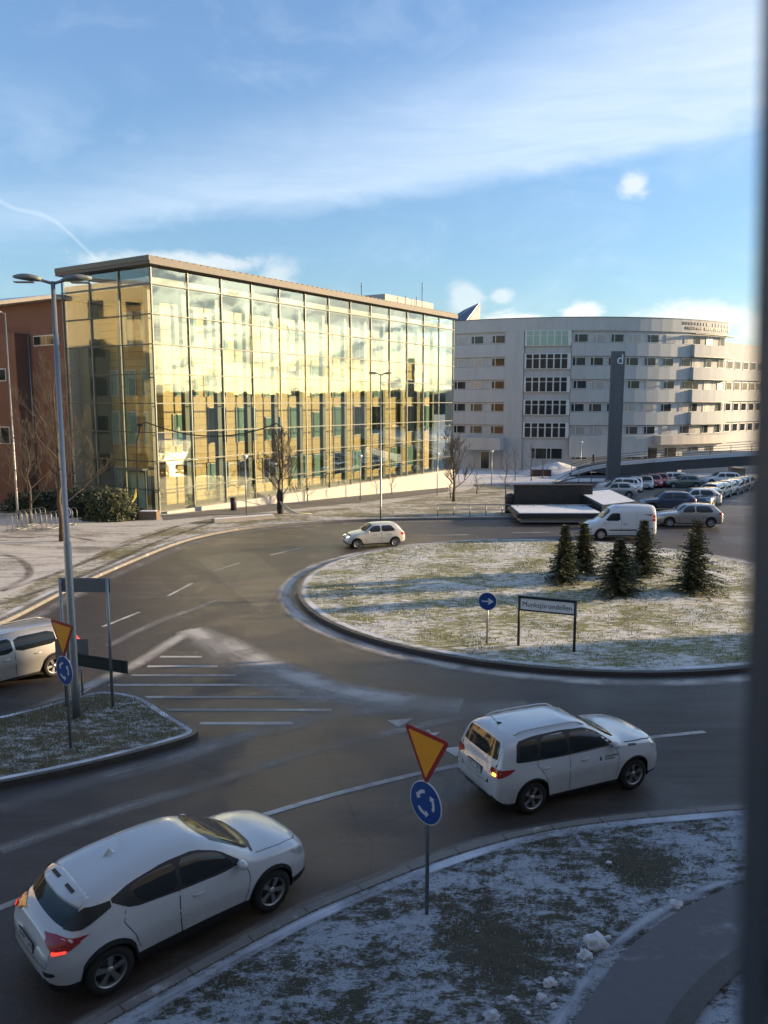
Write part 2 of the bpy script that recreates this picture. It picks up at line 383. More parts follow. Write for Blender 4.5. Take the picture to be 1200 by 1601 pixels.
def kerbmat(m):
    t = NT(m.node_tree); b = m.node_tree.nodes['Principled BSDF']; old = b.inputs['Base Color'].links[0].from_socket
    s_ = t.n('ShaderNodeSeparateXYZ', {0: t.n('ShaderNodeUVMap').outputs[0]}); fr = t.math('FRACT', s_.outputs[0])
    j_ = t.math('MAXIMUM', t.ss(fr, .035, .01), t.ss(t.noise(t.n('ShaderNodeTexCoord').outputs['Object'], 3.5, 4, .7), .62, .72))
    st = t.noise(t.n('ShaderNodeCombineXYZ', {0: t.math('FLOOR', s_.outputs[0])}).outputs[0], 3.3, 1)
    c = t.mix(t.ss(t.noise(t.n('ShaderNodeTexCoord').outputs['Object'], 1.6, 5, .7), .58, .7), t.mix(st, old, (.22, .21, .20)), (.42, .43, .45)); c = t.mix(t.math('MULTIPLY', t.ss(fr, .035, .01), .9), c, (.02, .02, .02))
    t.t.links.new(c, b.inputs['Base Color'])
kerbmat(M_KERB)
M_SNOW = plain('snow', (.66, .69, .73), .8, var=.12, scale=14, bump=1.0)
M_LINE = m_pave('worn road paint', (.30, .29, .28), (.58, .57, .54), .8)
M_STEEL = plain('galvanised steel', (.26, .28, .29), .45, .7, var=.12, scale=14)
M_DSTEEL = plain('dark painted steel', (.03, .035, .04), .45, .2)
M_BACK = plain('sign back grey', (.20, .23, .235), .55, .2, var=.1)
M_BLACK = plain('black plastic', (.014, .014, .015), .55)
M_RUBBER = plain('tyre rubber', (.018, .017, .017), .85, var=.2, bump=.2, scale=20)
M_ALLOY = plain('alloy rim', (.42, .43, .44), .35, .8, var=.12)
M_CGLASS = plain('tinted car glass', (.014, .018, .020), .05, 0, .0, spec=.5)
M_RGLASS = plain('dark privacy glass', (.004, .005, .006), .08, 0, 0, spec=.25)
M_WHITE = m_carpaint('white car paint', (.57, .59, .61))
M_SILVER = m_carpaint('silver car paint', (.56, .54, .50), .55, .3)
M_CREAM = m_carpaint('pale silver car paint', (.66, .64, .58), .2, .3)
M_RED = plain('red lamp lens', (.35, .012, .012), .2, 0, .6)
M_REDL = plain('lit red lamp', (.9, .06, .04), .3, emis=.6)
M_AMBER = plain('lit amber lamp', (1.0, .42, .06), .3, emis=1.6)
M_CLEAR = plain('clear lamp lens', (.45, .48, .50), .12, .3, .8)
M_LAMPON = plain('lit headlamp', (1, .95, .82), .2, emis=1.3)
M_PLATE = plain('number plate white', (.62, .63, .62), .5)
M_INK = plain('black ink', (.02, .02, .02), .6)
M_SRED = plain('sign red', (.33, .018, .022), .45); M_SYEL = plain('sign yellow', (.90, .36, .015), .45)
M_SBLUE = plain('sign blue', (.010, .065, .27), .4); M_SWHITE = plain('sign white', (.62, .66, .70), .45)
M_MULL = plain('facade aluminium', (.22, .24, .20), .5, .1); M_DARKF = plain('dark facade steel', (.075, .088, .078), .5, .2)
M_FASC = plain('roof fascia metal', (.072, .066, .060), .6, 0, var=.08)
M_PANEL = m_panel(); M_BRICK = m_brick(); M_EGLASS = m_glass('end wall glass', f0=.03, pw=3, wav=.0035, tint=(.985, .99, .97)); M_FGLASS = m_glass('curtain wall glass', f0=.12, wav=.0035, tint=(.96, .985, .93)); M_PLAS = m_plaster('pale render', (.42, .44, .44)); M_PLAS2 = m_plaster('warm pale render', (.50, .47, .42))
M_WGLASS = plain('window glass', (.022, .028, .032), .1, 0, 0, spec=.45, var=.3, scale=.7)
M_GGLASS = plain('greenish window glass', (.20, .32, .26), .08, 0, 0, spec=1.0, var=.2, scale=.6)
M_WFRAME = plain('white window frame', (.55, .56, .55), .5); M_CONC = plain('concrete', (.30, .29, .28), .85, var=.15, scale=2, bump=.2)
M_BARK = plain('bark', (.075, .06, .045), .9, var=.3, scale=12, bump=.5); M_TWIG = plain('twigs', (.065, .055, .046), .9, var=.2)
M_WOOD = plain('weathered dark timber', (.05, .043, .037), .8, var=.3, scale=5, bump=.4)
M_PYL = plain('pylon grey', (.095, .105, .115), .5, .2, var=.05)
M_TRAIL = m_trail('salt dust on the road', (.36, .35, .33), .60, (.5, 4), .5, .3)
M_TRAILH = m_trail('thick frost dust on the road', (.46, .44, .41), 1.0, (.7, 6), .45, .26)
M_TRACK = m_trail('dark tyre track', (.09, .08, .07), .75, (.5, 2), .4, .5)

# ================================================================== THE SETTING
def big_ground():
    bm = bmesh.new(); xs = [-1500, -300, -120, -60, 0, 60, 120, 300, 1500]; ys = [-800, -100, 0, 55, 92, 200, 500, 2500]
    V = [[bm.verts.new((x, y, gz(y) - .03)) for x in xs] for y in ys]
    for j in range(len(ys) - 1):
        for i in range(len(xs) - 1): bm.faces.new((V[j][i], V[j][i + 1], V[j + 1][i + 1], V[j + 1][i]))
    return tag(bobj('ground', bm, M_LAND), kind='structure')
big_ground()
farK = smoothpath([(-34, -6), (-24, 8), (-17.8, 18), (-15.0, 24), (-13.96, 28.1), (-13.6, 33), (-12.8, 39.1), (-11.5, 45.4), (-9.0, 49.6), (-5.2, 51.9), (-1.2, 53.3), (4.4, 54.0), (10, 54.3), (16.2, 54.4)], 6)
nearK = smoothpath([(-16, -2), (-9.5, 3.4), (-6.2, 6.6), (-3.44, 9.32), (-1.55, 11.09), (-.42, 11.95), (1.47, 13.14), (3.6, 13.99), (6.8, 14.57), (12, 15.3), (20, 16.6), (31, 17)], 6)
sheet('road', [(-60, -20), (46, -20), (46, 56.5), (-60, 56.5)], 0, M_ASPH)
sheet('parking_lot', [(16.2, 56.5), (46, 56.5), (66, 68), (66, 99), (21, 99), (17.2, 78), (16.4, 62)], .004, M_LOT)
# raised land beyond the far kerb
sheet('snowy_verge', farK + [(16.2, 62), (17.0, 78), (20.8, 98), (20, 112), (-120, 140), (-120, -20)], .12, M_STRIP)
ribbon('kerb', farK, .0, .16, -.02, .135, M_KERB)
ribbon('kerb', [(16.2, 54.4), (16.2, 62), (17.0, 78), (20.8, 98)], .0, .16, -.02, .135, M_KERB)
sheet('grass_verge', nearK + [(44, 14), (44, -19), (-12, -19)], .10, M_VERGE)
def rough_verge():                                  # clumpy turf near the camera, modelled
    poly = nearK + [(44, 14), (44, -19), (-12, -19)]; bm = bmesh.new(); la = bm.verts.layers.float.new('frost'); st = .06; V = {}
    dirt = [(at(770, 1490, .12), .95), (at(1010, 1360, .12), .8), (at(560, 1560, .12), .3)]
    for i in range(225):
        for j in range(145):
            x, y = -4.6 + i * st, 6.8 + j * st
            if not inpoly(x, y, poly) or not inpoly(x, y + .05, poly): continue
            n1 = noise.noise((x * 1.1, y * 1.6, 0)); n2 = noise.noise((x * 4.5, y * 6, 3)); n3 = noise.noise((x * 11, y * 13, 7))
            v = bm.verts.new((x, y, .122 + .022 * n1 + .022 * n2 + .014 * n3))
            q = -.08 * max(0, n2) - .06 * n3 + .05 * n1
            for c_, r_ in dirt: q -= .15 * max(0, 1 - math.hypot(x - c_.x, y - c_.y) / r_)
            v[la] = q; V[i, j] = v
    for (i, j) in list(V):
        if (i + 1, j) in V and (i, j + 1) in V and (i + 1, j + 1) in V: bm.faces.new((V[i, j], V[i + 1, j], V[i + 1, j + 1], V[i, j + 1])).smooth = True
    tag(bobj('turf', bm, M_VERGE), kind='structure')
def inpoly(x, y, poly):
    c = False; j = len(poly) - 1
    for i in range(len(poly)):
        if (poly[i][1] > y) != (poly[j][1] > y) and x < (poly[j][0] - poly[i][0]) * (y - poly[i][1]) / (poly[j][1] - poly[i][1]) + poly[i][0]: c = not c
        j = i
    return c
rough_verge()
ribbon('kerb', nearK, .16, .0, -.02, .13, M_KERB)
# paved areas beyond the far kerb
inner = [(-36, 8), (-19.5, 20), (-16.6, 26), (-15.5, 31.4), (-15.2, 37.2), (-14.7, 45), (-13.7, 50.0), (-11.4, 53.6)]
p1 = [tuple(at(x, y, .12)[:2]) for x, y in ((400, 806), (480, 799), (600, 788), (700, 772), (735, 765))]
p2 = [tuple(at(x, y, .12)[:2]) for x, y in ((742, 755), (712, 752))]
sheet('pavement', smoothpath(inner + p1[:1], 4)[:-1] + p1 + p2 + [(6.4, 92), (-16, 57), (-30, 66), (-120, 70), (-120, 10)], .125, M_PAVE)
sheet('footpath', [tuple(at(x, y, .12)[:2]) for x, y in ((255, 814), (400, 802), (560, 786), (700, 769), (700, 762), (560, 775), (400, 792), (252, 806))], .130, M_PATH)
sheet('forecourt', [tuple(at(x, y, .12)[:2]) for x, y in ((712, 752), (745, 757), (860, 756), (905, 745), (905, 733), (712, 733))], .131, M_LAND)
# near footpath on the right with a dark edging
npath = [(1.1, 7.0), (2.05, 8.6), (2.75, 9.6), (3.6, 10.6), (4.75, 11.5), (6.2, 12.2), (9, 12.9), (14, 13.6)]
ribbon('footpath', smoothpath(npath, 5), 0, 1.0, .172, None, M_NPATH)
ribbon('path_edging', smoothpath([(x + .50, y - .88) for x, y in npath], 5), .0, .28, .178, None, M_KERBD)
# roundabout island
IC, IR = (7.7, 33.9), 11.35
circ = [(IC[0] + IR * math.cos(a * math.pi / 48), IC[1] + IR * math.sin(a * math.pi / 48)) for a in range(96)]
def dome():
    bm = bmesh.new(); rings = []
    for k, rr in enumerate([0, .15, .3, .45, .6, .75, .88, .96, 1.0]):
        ring = []
        for a in range(96):
            th = a * math.pi / 48; x, y = IC[0] + (IR - .1) * rr * math.cos(th), IC[1] + (IR - .1) * rr * math.sin(th)
            z = .115 + .115 * (1 - rr * rr) + (.03 * noise.noise((x * .5, y * .5, 0)) if rr < 1 else 0)
            ring.append(bm.verts.new((x, y, z)))
        rings.append(ring)
    for r0, r1 in zip(rings, rings[1:]):
        for a in range(96):
            f = bm.faces.new((r0[a], r1[a], r1[(a + 1) % 96], r0[(a + 1) % 96])); f.smooth = True
    bmesh.ops.remove_doubles(bm, verts=bm.verts[:], dist=.001)
    return tag(bobj('roundabout_island', bm, M_ISL), kind='structure')
dome()
ribbon('kerb', circ, .12, .06, -.02, .125, M_KERBD, closed=True)
# splitter island
sp_pts = smoothpath([(-9.6, 19.4), (-8.3, 20.7), (-7.6, 21.05), (-6.5, 20.6), (-5.4, 19.4), (-4.62, 18.55), (-4.5, 18.15), (-4.8, 17.75), (-5.9, 16.9), (-7.0, 16.2), (-8.2, 15.55), (-10.5, 14.3), (-14, 12.3), (-16, 11.6), (-16, 14), (-12.5, 17.4)], 4, True)
sheet('splitter_island', sp_pts, .13, M_SPLIT)
ribbon('kerb', sp_pts, .0, .13, -.02, .14, M_KERBD, closed=True)
ribbon('snow_rim', sp_pts, -.02, .30, .136, None, m_trail('snow left along the kerb', (.66, .70, .76), 1.0, (.5, 2.5), .22, .35), closed=True)
ribbon('snow_rim', circ[:96], .42, -.02, .152, None, m_trail('snow along the island rim', (.66, .69, .74), .9, (.4, 2.5), .4, .4), closed=True)
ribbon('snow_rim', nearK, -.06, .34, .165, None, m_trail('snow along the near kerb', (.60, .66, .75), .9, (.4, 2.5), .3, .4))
ribbon('snow_rim', farK, .55, -.03, .128, None, m_trail('snow along the far kerb', (.66, .66, .66), .9, (.3, 2.5), .4, .4))
# painted lines
def paint(pts, w_=.07, name='road_marking'):
    ribbon(name, pts, w_, w_, .006, None, M_LINE)
paint(smoothpath([(-20, -1), (-12, 6.0), (-8.6, 9.3), (-6.08, 11.75), (-4.2, 13.35), (-2.26, 14.65), (-.5, 15.7), (1.41, 16.63), (4.2, 17.65), (7.84, 18.55)], 5), .075)
for a, b in (((160, 980), (218, 957)), ((262, 932), (300, 912)), ((333, 893), (375, 880)), ((422, 868), (473, 856)), ((667, 837), (733, 836)), ((800, 833), (860, 832)), ((45, 1040), (95, 1012))):
    A, B = at(*a), at(*b); paint([(A.x, A.y), (B.x, B.y)], .07)
for (l, r_, y) in ((250, 315, 1027), (230, 340, 1042), (205, 370, 1056), (170, 452, 1071), (196, 515, 1090), (248, 518, 1110), (312, 458, 1131)):
    A, B = at(l, y), at(r_, y); paint([(A.x, A.y), (B.x, B.y)], .075)
for pts in ([(120, 1088), (200, 1043), (262, 1008), (300, 988)], [(306, 990), (362, 1020), (430, 1052), (520, 1082), (600, 1100)]):
    A = [at(*q) for q in pts]; paint([(q.x, q.y) for q in A], .045)
sheet('road_light_patch', [tuple(at(*q)[:2]) for q in ((302, 873), (345, 866), (395, 862), (452, 905), (425, 935), (408, 958))], .003, m_asphalt('asphalt with painted sunlight', (.062, .052, .040), .4))  # paler strip between road joints: sunlight off the glass front painted in
for (x, y) in ((628, 1128), (670, 1150), (716, 1172)):          # give-way teeth
    c = at(x, y); bm = bmesh.new(); d = Vector((.83, .56)).normalized(); n_ = Vector((d.y, -d.x))
    vs = [Vector((c.x, c.y)) + n_ * .26 - d * .28, Vector((c.x, c.y)) - n_ * .26 - d * .28, Vector((c.x, c.y)) + d * .34]
    f = bm.faces.new([bm.verts.new((v.x, v.y, .006)) for v in vs])
    if f.normal.z < 0: f.normal_flip()
    tag(bobj('road_marking', bm, M_LINE), kind='structure')
# salt and frost dust swept into lines by the wheels
def tw(pts): return [tuple(at(*p)[:2]) for p in pts]
ribbon('salt_trail', circ, -.18, 1.0, .009, None, M_TRAILH, closed=True)
ribbon('salt_trail', smoothpath(farK[::4], 3), -.2, 1.3, .009, None, M_TRAIL)
ribbon('salt_trail', smoothpath(nearK[::4], 3), .5, -.18, .008, None, M_TRAIL)
ribbon('salt_trail', smoothpath(tw([(20, 1125), (110, 1085), (210, 1040), (270, 1003), (305, 984)]), 5), .38, .38, .012, None, M_TRAILH)
ribbon('salt_trail', smoothpath(tw([(300, 984), (360, 1012), (430, 1045), (520, 1076), (600, 1093), (720, 1106)]), 5), .85, .85, .013, None, M_TRAILH)
ribbon('salt_trail', smoothpath(tw([(320, 1000), (400, 1060), (520, 1098), (640, 1108), (740, 1112), (830, 1108)]), 5), .9, .9, .015, None, M_TRAIL)
ribbon('salt_trail', smoothpath(tw([(0, 1330), (100, 1295), (200, 1262), (330, 1225), (470, 1180), (600, 1148), (720, 1122)]), 5), .28, .28, .011, None, M_TRAIL)
ribbon('salt_trail', smoothpath(tw([(0, 1262), (120, 1228), (260, 1190), (400, 1145), (520, 1118), (640, 1106)]), 5), .5, .5, .010, None, M_TRAIL)
ribbon('salt_trail', smoothpath(tw([(170, 1010), (240, 975), (310, 950), (345, 935)]), 5), .3, .3, .010, None, M_TRAIL)
# road joints
for pts in ([(300, 870), (410, 960)], [(395, 862), (452, 905)]):
    ribbon('road_joint', tw(pts), .035, .035, .007, None, M_KERBD)
# tyre tracks on the snowy pavement
for pts in ([(0, 945), (60, 925), (130, 900), (200, 868), (260, 842), (330, 818)], [(0, 925), (80, 900), (150, 872), (215, 845), (280, 822)],
            [(0, 868), (25, 872), (42, 885), (44, 900), (20, 915), (0, 922)], [(0, 838), (40, 841), (90, 838), (150, 846)]):
    ribbon('tyre_track', smoothpath([tuple(at(x, y, .12)[:2]) for x, y in pts], 6), .28, .28, .135, None, M_TRACK)

# low distant ridge right round the horizon
def ridge():
    bm = bmesh.new(); N = 240; rows = []
    for k in range(N):
        a = k * 2 * math.pi / N; r0 = 620
        h = 16 + 10 * noise.noise((math.cos(a) * 3, math.sin(a) * 3, 1)) + 4 * noise.noise((math.cos(a) * 14, math.sin(a) * 14, 5))
        rows.append([bm.verts.new((r0 * math.cos(a) * q, r0 * math.sin(a) * q, z)) for q, z in ((1, -3), (1.03, h * .7), (1.12, h), (1.5, h * .8), (1.6, -3))])
    for k in range(N):
        a, b = rows[k], rows[(k + 1) % N]
        for j in range(4):
            f = bm.faces.new((a[j], b[j], b[j + 1], a[j + 1])); f.smooth = True
    tag(bobj('hills', bm, plain('wooded hills', (.035, .042, .038), .95, var=.3, scale=.06)), kind='structure')
ridge()

def far_wood():
    bm = bmesh.new(); rnd = random.Random(9)
    for k in range(260):
        y = rnd.uniform(20, 320); x = 175 + rnd.uniform(0, 45) + abs(y - 120) * .05; h = rnd.uniform(7, 13); r_ = h * rnd.uniform(.22, .38)
        g_ = bmesh.ops.create_icosphere(bm, subdivisions=2, radius=1)['verts']
        for v in g_:
            n_ = v.co.copy(); q = 1 + .5 * noise.noise(n_ * 2.2 + Vector((k, 0, 0))); v.co = Vector((x + n_.x * r_ * q, y + n_.y * r_ * q, -1.9 + h * .55 + n_.z * h * .5 * q))
    tag(bobj('far_wood', bm, plain('dark wood', (.03, .036, .022), .95, var=.3, scale=.3)), kind='stuff')
far_wood()
# blades of grass standing out of the frost
def blades(name, pts_fn, n, hmin, hmax, cols, wid=.008):
    bm = bmesh.new()
    for i in range(n):
        p = pts_fn()
        if p is None: continue
        x, y, z = p; h = random.uniform(hmin, hmax); a = random.uniform(0, 6.28); lean = random.uniform(.1, .8) * h; b = random.uniform(0, 6.28)
        wx, wy = math.cos(a) * wid, math.sin(a) * wid; tx, ty = math.cos(b) * lean, math.sin(b) * lean
        v = [bm.verts.new(q) for q in ((x - wx, y - wy, z - .01), (x + wx, y + wy, z - .01), (x + wx * .7 + tx * .4, y + wy * .7 + ty * .4, z + h * .6), (x + tx, y + ty, z + h))]
        f = bm.faces.new(v); f.material_index = random.randrange(len(cols))
    return tag(bobj(name, bm, cols), kind='stuff')
G1 = plain('dry grass', (.20, .18, .09), .8); G2 = plain('green grass', (.07, .085, .03), .8); G3 = plain('frosted grass', (.55, .58, .62), .8)
def inpoly(x, y, poly):
    c = False; j = len(poly) - 1
    for i in range(len(poly)):
        if (poly[i][1] > y) != (poly[j][1] > y) and x < (poly[j][0] - poly[i][0]) * (y - poly[i][1]) / (poly[j][1] - poly[i][1]) + poly[i][0]: c = not c
        j = i
    return c
vpoly = nearK + [(44, 14), (44, -19), (-12, -19)]
npoly = smoothpath(npath, 5) + [(x + .95, y - 1.5) for x, y in smoothpath(npath, 5)][::-1]
def pv():
    for _ in range(20):
        x, y = random.uniform(-4.5, 8), random.uniform(7.5, 15)
        if inpoly(x, y, vpoly) and inpoly(x, y - .22, vpoly) and not inpoly(x, y, npoly) and noise.noise((x * 1.3, y * 1.3, 0)) + random.uniform(-.5, .5) > -.05: return x, y, .12
def pi():
    a = random.uniform(0, 6.28); r_ = (IR - .3) * math.sqrt(random.random()); x, y = IC[0] + r_ * math.cos(a), IC[1] + r_ * math.sin(a)
    if noise.noise((x * .8, y * .8, 3)) + random.uniform(-.4, .4) > 0: return x, y, .13 + .10 * (1 - (r_ / IR) ** 2) - .005
def ps():
    for _ in range(20):
        x, y = random.uniform(-15, -4.6), random.uniform(12.5, 21)
        if inpoly(x, y, sp_pts) and inpoly(x + .25, y - .25, sp_pts) and inpoly(x, y + .25, sp_pts): return x, y, .13
blades('grass_blades', pv, 16000, .015, .045, [G3, G1, G3, G2, G3], .006)
blades('grass_blades', pi, 36000, .03, .09, [G1, G1, G2, G3, G3], .012)
blades('grass_blades', ps, 7000, .03, .08, [G1, G2, G1, G3], .009)

# lumps of snow on the near verge
def lump(px, py, s, label, seed):
    bm = bmesh.new(); p = at(px, py, .12)
    bmesh.ops.create_icosphere(bm, subdivisions=3, radius=1)
    for v in bm.verts:
        n_ = v.co.normalized(); k = 1 + .6 * noise.noise(n_ * 1.6 + Vector((seed, 0, 0))) + .4 * noise.noise(n_ * 4 + Vector((0, seed, 0))) + .15 * noise.noise(n_ * 9 + Vector((0, 0, seed)))
        v.co = Vector((n_.x * k, n_.y * k * .8, max(-.25, n_.z * k * .75))) * s
    o = bobj('snow_lump', bm, M_SNOW, smooth=True, loc=(p.x, p.y, .12 + s * .2)); tag(o, label, 'snow lump', 'snow lumps on the near verge')
lump(930, 1478, .16, 'largest lump of snow, standing beside the footpath edge', 1); lump(914, 1497, .10, 'knobbly snow lump leaning on the left of the largest lump', 4)
lump(801, 1564, .062, 'small round snow lump alone on the dark bare grass patch', 7); lump(846, 1561, .07, 'upright snow lump between the small round one and the path', 9)
lump(768, 1592, .10, 'flat snow lump at the very bottom edge of the view', 12); lump(858, 1540, .09, 'long flat snow lump just above the upright one', 15)
lump(1055, 1418, .10, 'snow lump near the window frame, far right of the verge', 19)

rc = random.Random(4)
for i, (px, py, s_, lb) in enumerate(((905, 1512, .045, 'crumb of snow just below the knobbly lump'), (950, 1468, .05, 'crumb of snow right of the largest lump'), (884, 1524, .035, 'tiny crumb of snow between the knobbly and the long flat lump'),
        (1032, 1428, .06, 'crumb of snow left of the lump by the window frame'), (1000, 1412, .045, 'crumb of snow on the upper edge of the right bare patch'), (952, 1350, .05, 'crumb of snow high on the verge below the kerb'),
        (866, 1575, .05, 'crumb of snow right of the upright lump near the path'), (825, 1585, .035, 'tiny crumb of snow between the bottom flat lump and the path'), (1075, 1395, .05, 'crumb of snow topmost beside the window frame'))):
    lump(px, py, s_, lb, 30 + i * 3)
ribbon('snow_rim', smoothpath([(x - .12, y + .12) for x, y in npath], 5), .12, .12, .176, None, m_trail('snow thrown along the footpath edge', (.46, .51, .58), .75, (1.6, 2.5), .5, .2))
# ================================================================== BUILDINGS
# ---- glass fronted building
GA = Vector((-16.0, 56.2)); GL = Vector((23.8, 36.0)).normalized(); GN = Vector((-GL.y, GL.x))   # along the long front / inwards-left
def glass_building():
    th = math.atan2(GL.y, GL.x)
    g = thing('glass_building', 'long glass fronted office block with ochre walls behind its curtain wall', 'building', (GA.x, GA.y, 0), th)
    L, W, Ht = 43.3, 9.8, 17.2       # local: x along the long front, y inwards, z up
    T0, TS = 1.75, 2.04
    # glass skins
    def skin(name, x0, x1, y0, y1):
        bm = bx(x0, x1, y0, y1, .25, 17.1); bobj(name, bm, M_FGLASS if x0 > 0 or x1 > 1 else M_EGLASS, g)
    for i in range(13): skin('glass_panel', i * 3.33 + .03, (i + 1) * 3.33 - .03, .0, .02)
    for i in range(3): skin('glass_panel', 0.0, .02, .1 + i * 3.23 + .03, .1 + (i + 1) * 3.23 - .03)
    bm = bmesh.new()
    for i in range(14): bx(i * 3.33 - .035, i * 3.33 + .035, -.10, -.004, -2.0, 17.12, bm)
    for i in range(1, 4): bx(-.10, -.004, i * 3.23 + .06, i * 3.23 + .14, 0, 17.12, bm)
    bobj('mullions', bm, M_MULL, g)
    bm = bmesh.new()
    for k in range(8):
        z = T0 + TS * k
        bx(-.15, L, -.16, -.104, z - .035, z + .035, bm); bx(-.17, -.115, -.15, W, z - .035, z + .035, bm)
    bx(.025, .14, .03, .13, 0, 17.12, bm)
    bobj('transoms', bm, M_DARKF, g)
    # steel posts just inside the glass
    bm = bmesh.new()
    for i in range(1, 13): bx(i * 3.33 - .20 + .45, i * 3.33 + .20 + .45, .9, 1.3, .0, 16.6, bm)
    bx(.35, .75, .8, 1.2, 0, 16.6, bm); bx(1.2, 1.5, 5.0, 5.3, 0, 16.6, bm)
    bobj('posts', bm, M_DARKF, g)
    # ochre inner house with openings
    ix, iy = 3.0, 2.6
    bobj('inner_wall', bx(ix, L + .1, iy, W - .1, -2, 15.2), M_PANEL, g)
    bobj('soffit', bx(.1, L, .1, W - .1, 15.9, 16.5), plain('grey soffit', (.42, .42, .37), .7), g)
    bobj('gallery_wall', bx(1.0, ix - .02, W - 1.3, W - .1, -2, 12.0), plain('grey stair wall', (.10, .11, .10), .7), g)
    bobj('floor_slab', bx(.05, L, .05, W - .1, -.1, .22), M_CONC, g)
    rnd = random.Random(3)
    for fl in range(4):
        z0 = .9 + fl * 3.75
        for i in range(12):
            if (i * 7 + fl * 3) % 11 == 0: continue
            x0 = 4.0 + i * 3.33 + rnd.uniform(-.2, .2); wd = rnd.choice((1.5, 2.0, 2.4)); hh = rnd.choice((2.0, 2.4, 2.9)) if fl else 2.2
            bm = bx(x0, x0 + wd, iy - .10, iy - .003, z0, z0 + hh); fr = bobj('window_frame', bm, M_WFRAME, g)
            bm = bmesh.new(); n_ = 2 if wd < 2.3 else 3
            for q in range(n_): bx(x0 + .07 + q * (wd - .07) / n_, x0 + (q + 1) * (wd - .07) / n_, iy - .125, iy - .103, z0 + .07, z0 + hh - .07, bm)
            bobj('pane', bm, M_GGLASS if rnd.random() < .6 else M_WGLASS, fr)
    for fl in range(4):
        z0 = .9 + fl * 3.75
        for y0, wd in ((3.6, 1.2), (5.5, 1.6), (7.6, .9)):
            if fl == 3 and y0 > 7: continue
            bm = bx(ix - .10, ix - .003, y0, y0 + wd, z0, z0 + (2.6 if fl % 2 else 2.0)); fr = bobj('window_frame', bm, M_WFRAME, g)
            bm = bmesh.new()
            for q in range(2): bx(ix - .125, ix - .103, y0 + .07 + q * (wd - .07) / 2, y0 + (q + 1) * (wd - .07) / 2, z0 + .07, z0 + (2.6 if fl % 2 else 2.0) - .07, bm)
            bobj('pane', bm, M_GGLASS, fr)
    # roof with deep fascia and small cover plates along the edge
    bobj('roof', bx(-.35, L + .3, -.4, W + .3, 17.28, 17.75), M_FASC, g)
    bm = bmesh.new()
    for i in range(64): bx(-.3 + i * .68, -.3 + i * .68 + .5, -.36, .15, 17.752, 17.83, bm)
    bobj('roof_cover_plates', bm, M_FASC, g)
    bobj('roof_edge_board', bx(-.39, -.352, -.4, W + .3, 17.5, 17.84), M_DARKF, g)
    # pale base wall that grows as the land falls
    bm = bmesh.new(); bx(.35, L + .2, -.42, -.20, -2.4, .22, bm); bx(L - .1, L + .2, -.2, 1.0, -2.4, .22, bm)
    bobj('base_wall', bm, M_PLAS2, g)
    bobj('rooftop_plant_room', bx(33.0, 43.0, 2.5, 9, 17.75, 19.1), M_PLAS2, g)
    for x, y, h in ((28.0, 2, 1.8), (39.5, 1.9, 3.2), (38.6, 2.1, 1.6), (36.0, 1.9, 1.4)):
        bm = tube(bmesh.new(), [(x, y, 17.75), (x, y, 17.75 + h)], .04, 5); box(bm, (x, y, 17.75 + h * .9), (.6, .03, .03)); bobj('antenna', bm, M_DSTEEL, g)
    # entrance in the short front
    d = bobj('door', bx(-.10, -.02, 1.2, 2.9, .2, 3.1), M_DARKF, g)
    bm = bmesh.new(); bx(-.125, -.102, 1.3, 2.0, .35, 2.95, bm); bx(-.125, -.102, 2.1, 2.8, .35, 2.95, bm); bobj('pane', bm, M_GGLASS, d)
    bobj('rear_wing', bx(.3, L, W + .02, W + 12, -2, 15.5), M_PLAS2, g)
    bobj('door_canopy', bx(-1.1, -.17, .9, 3.2, 3.15, 3.27), M_DARKF, g)
glass_building()

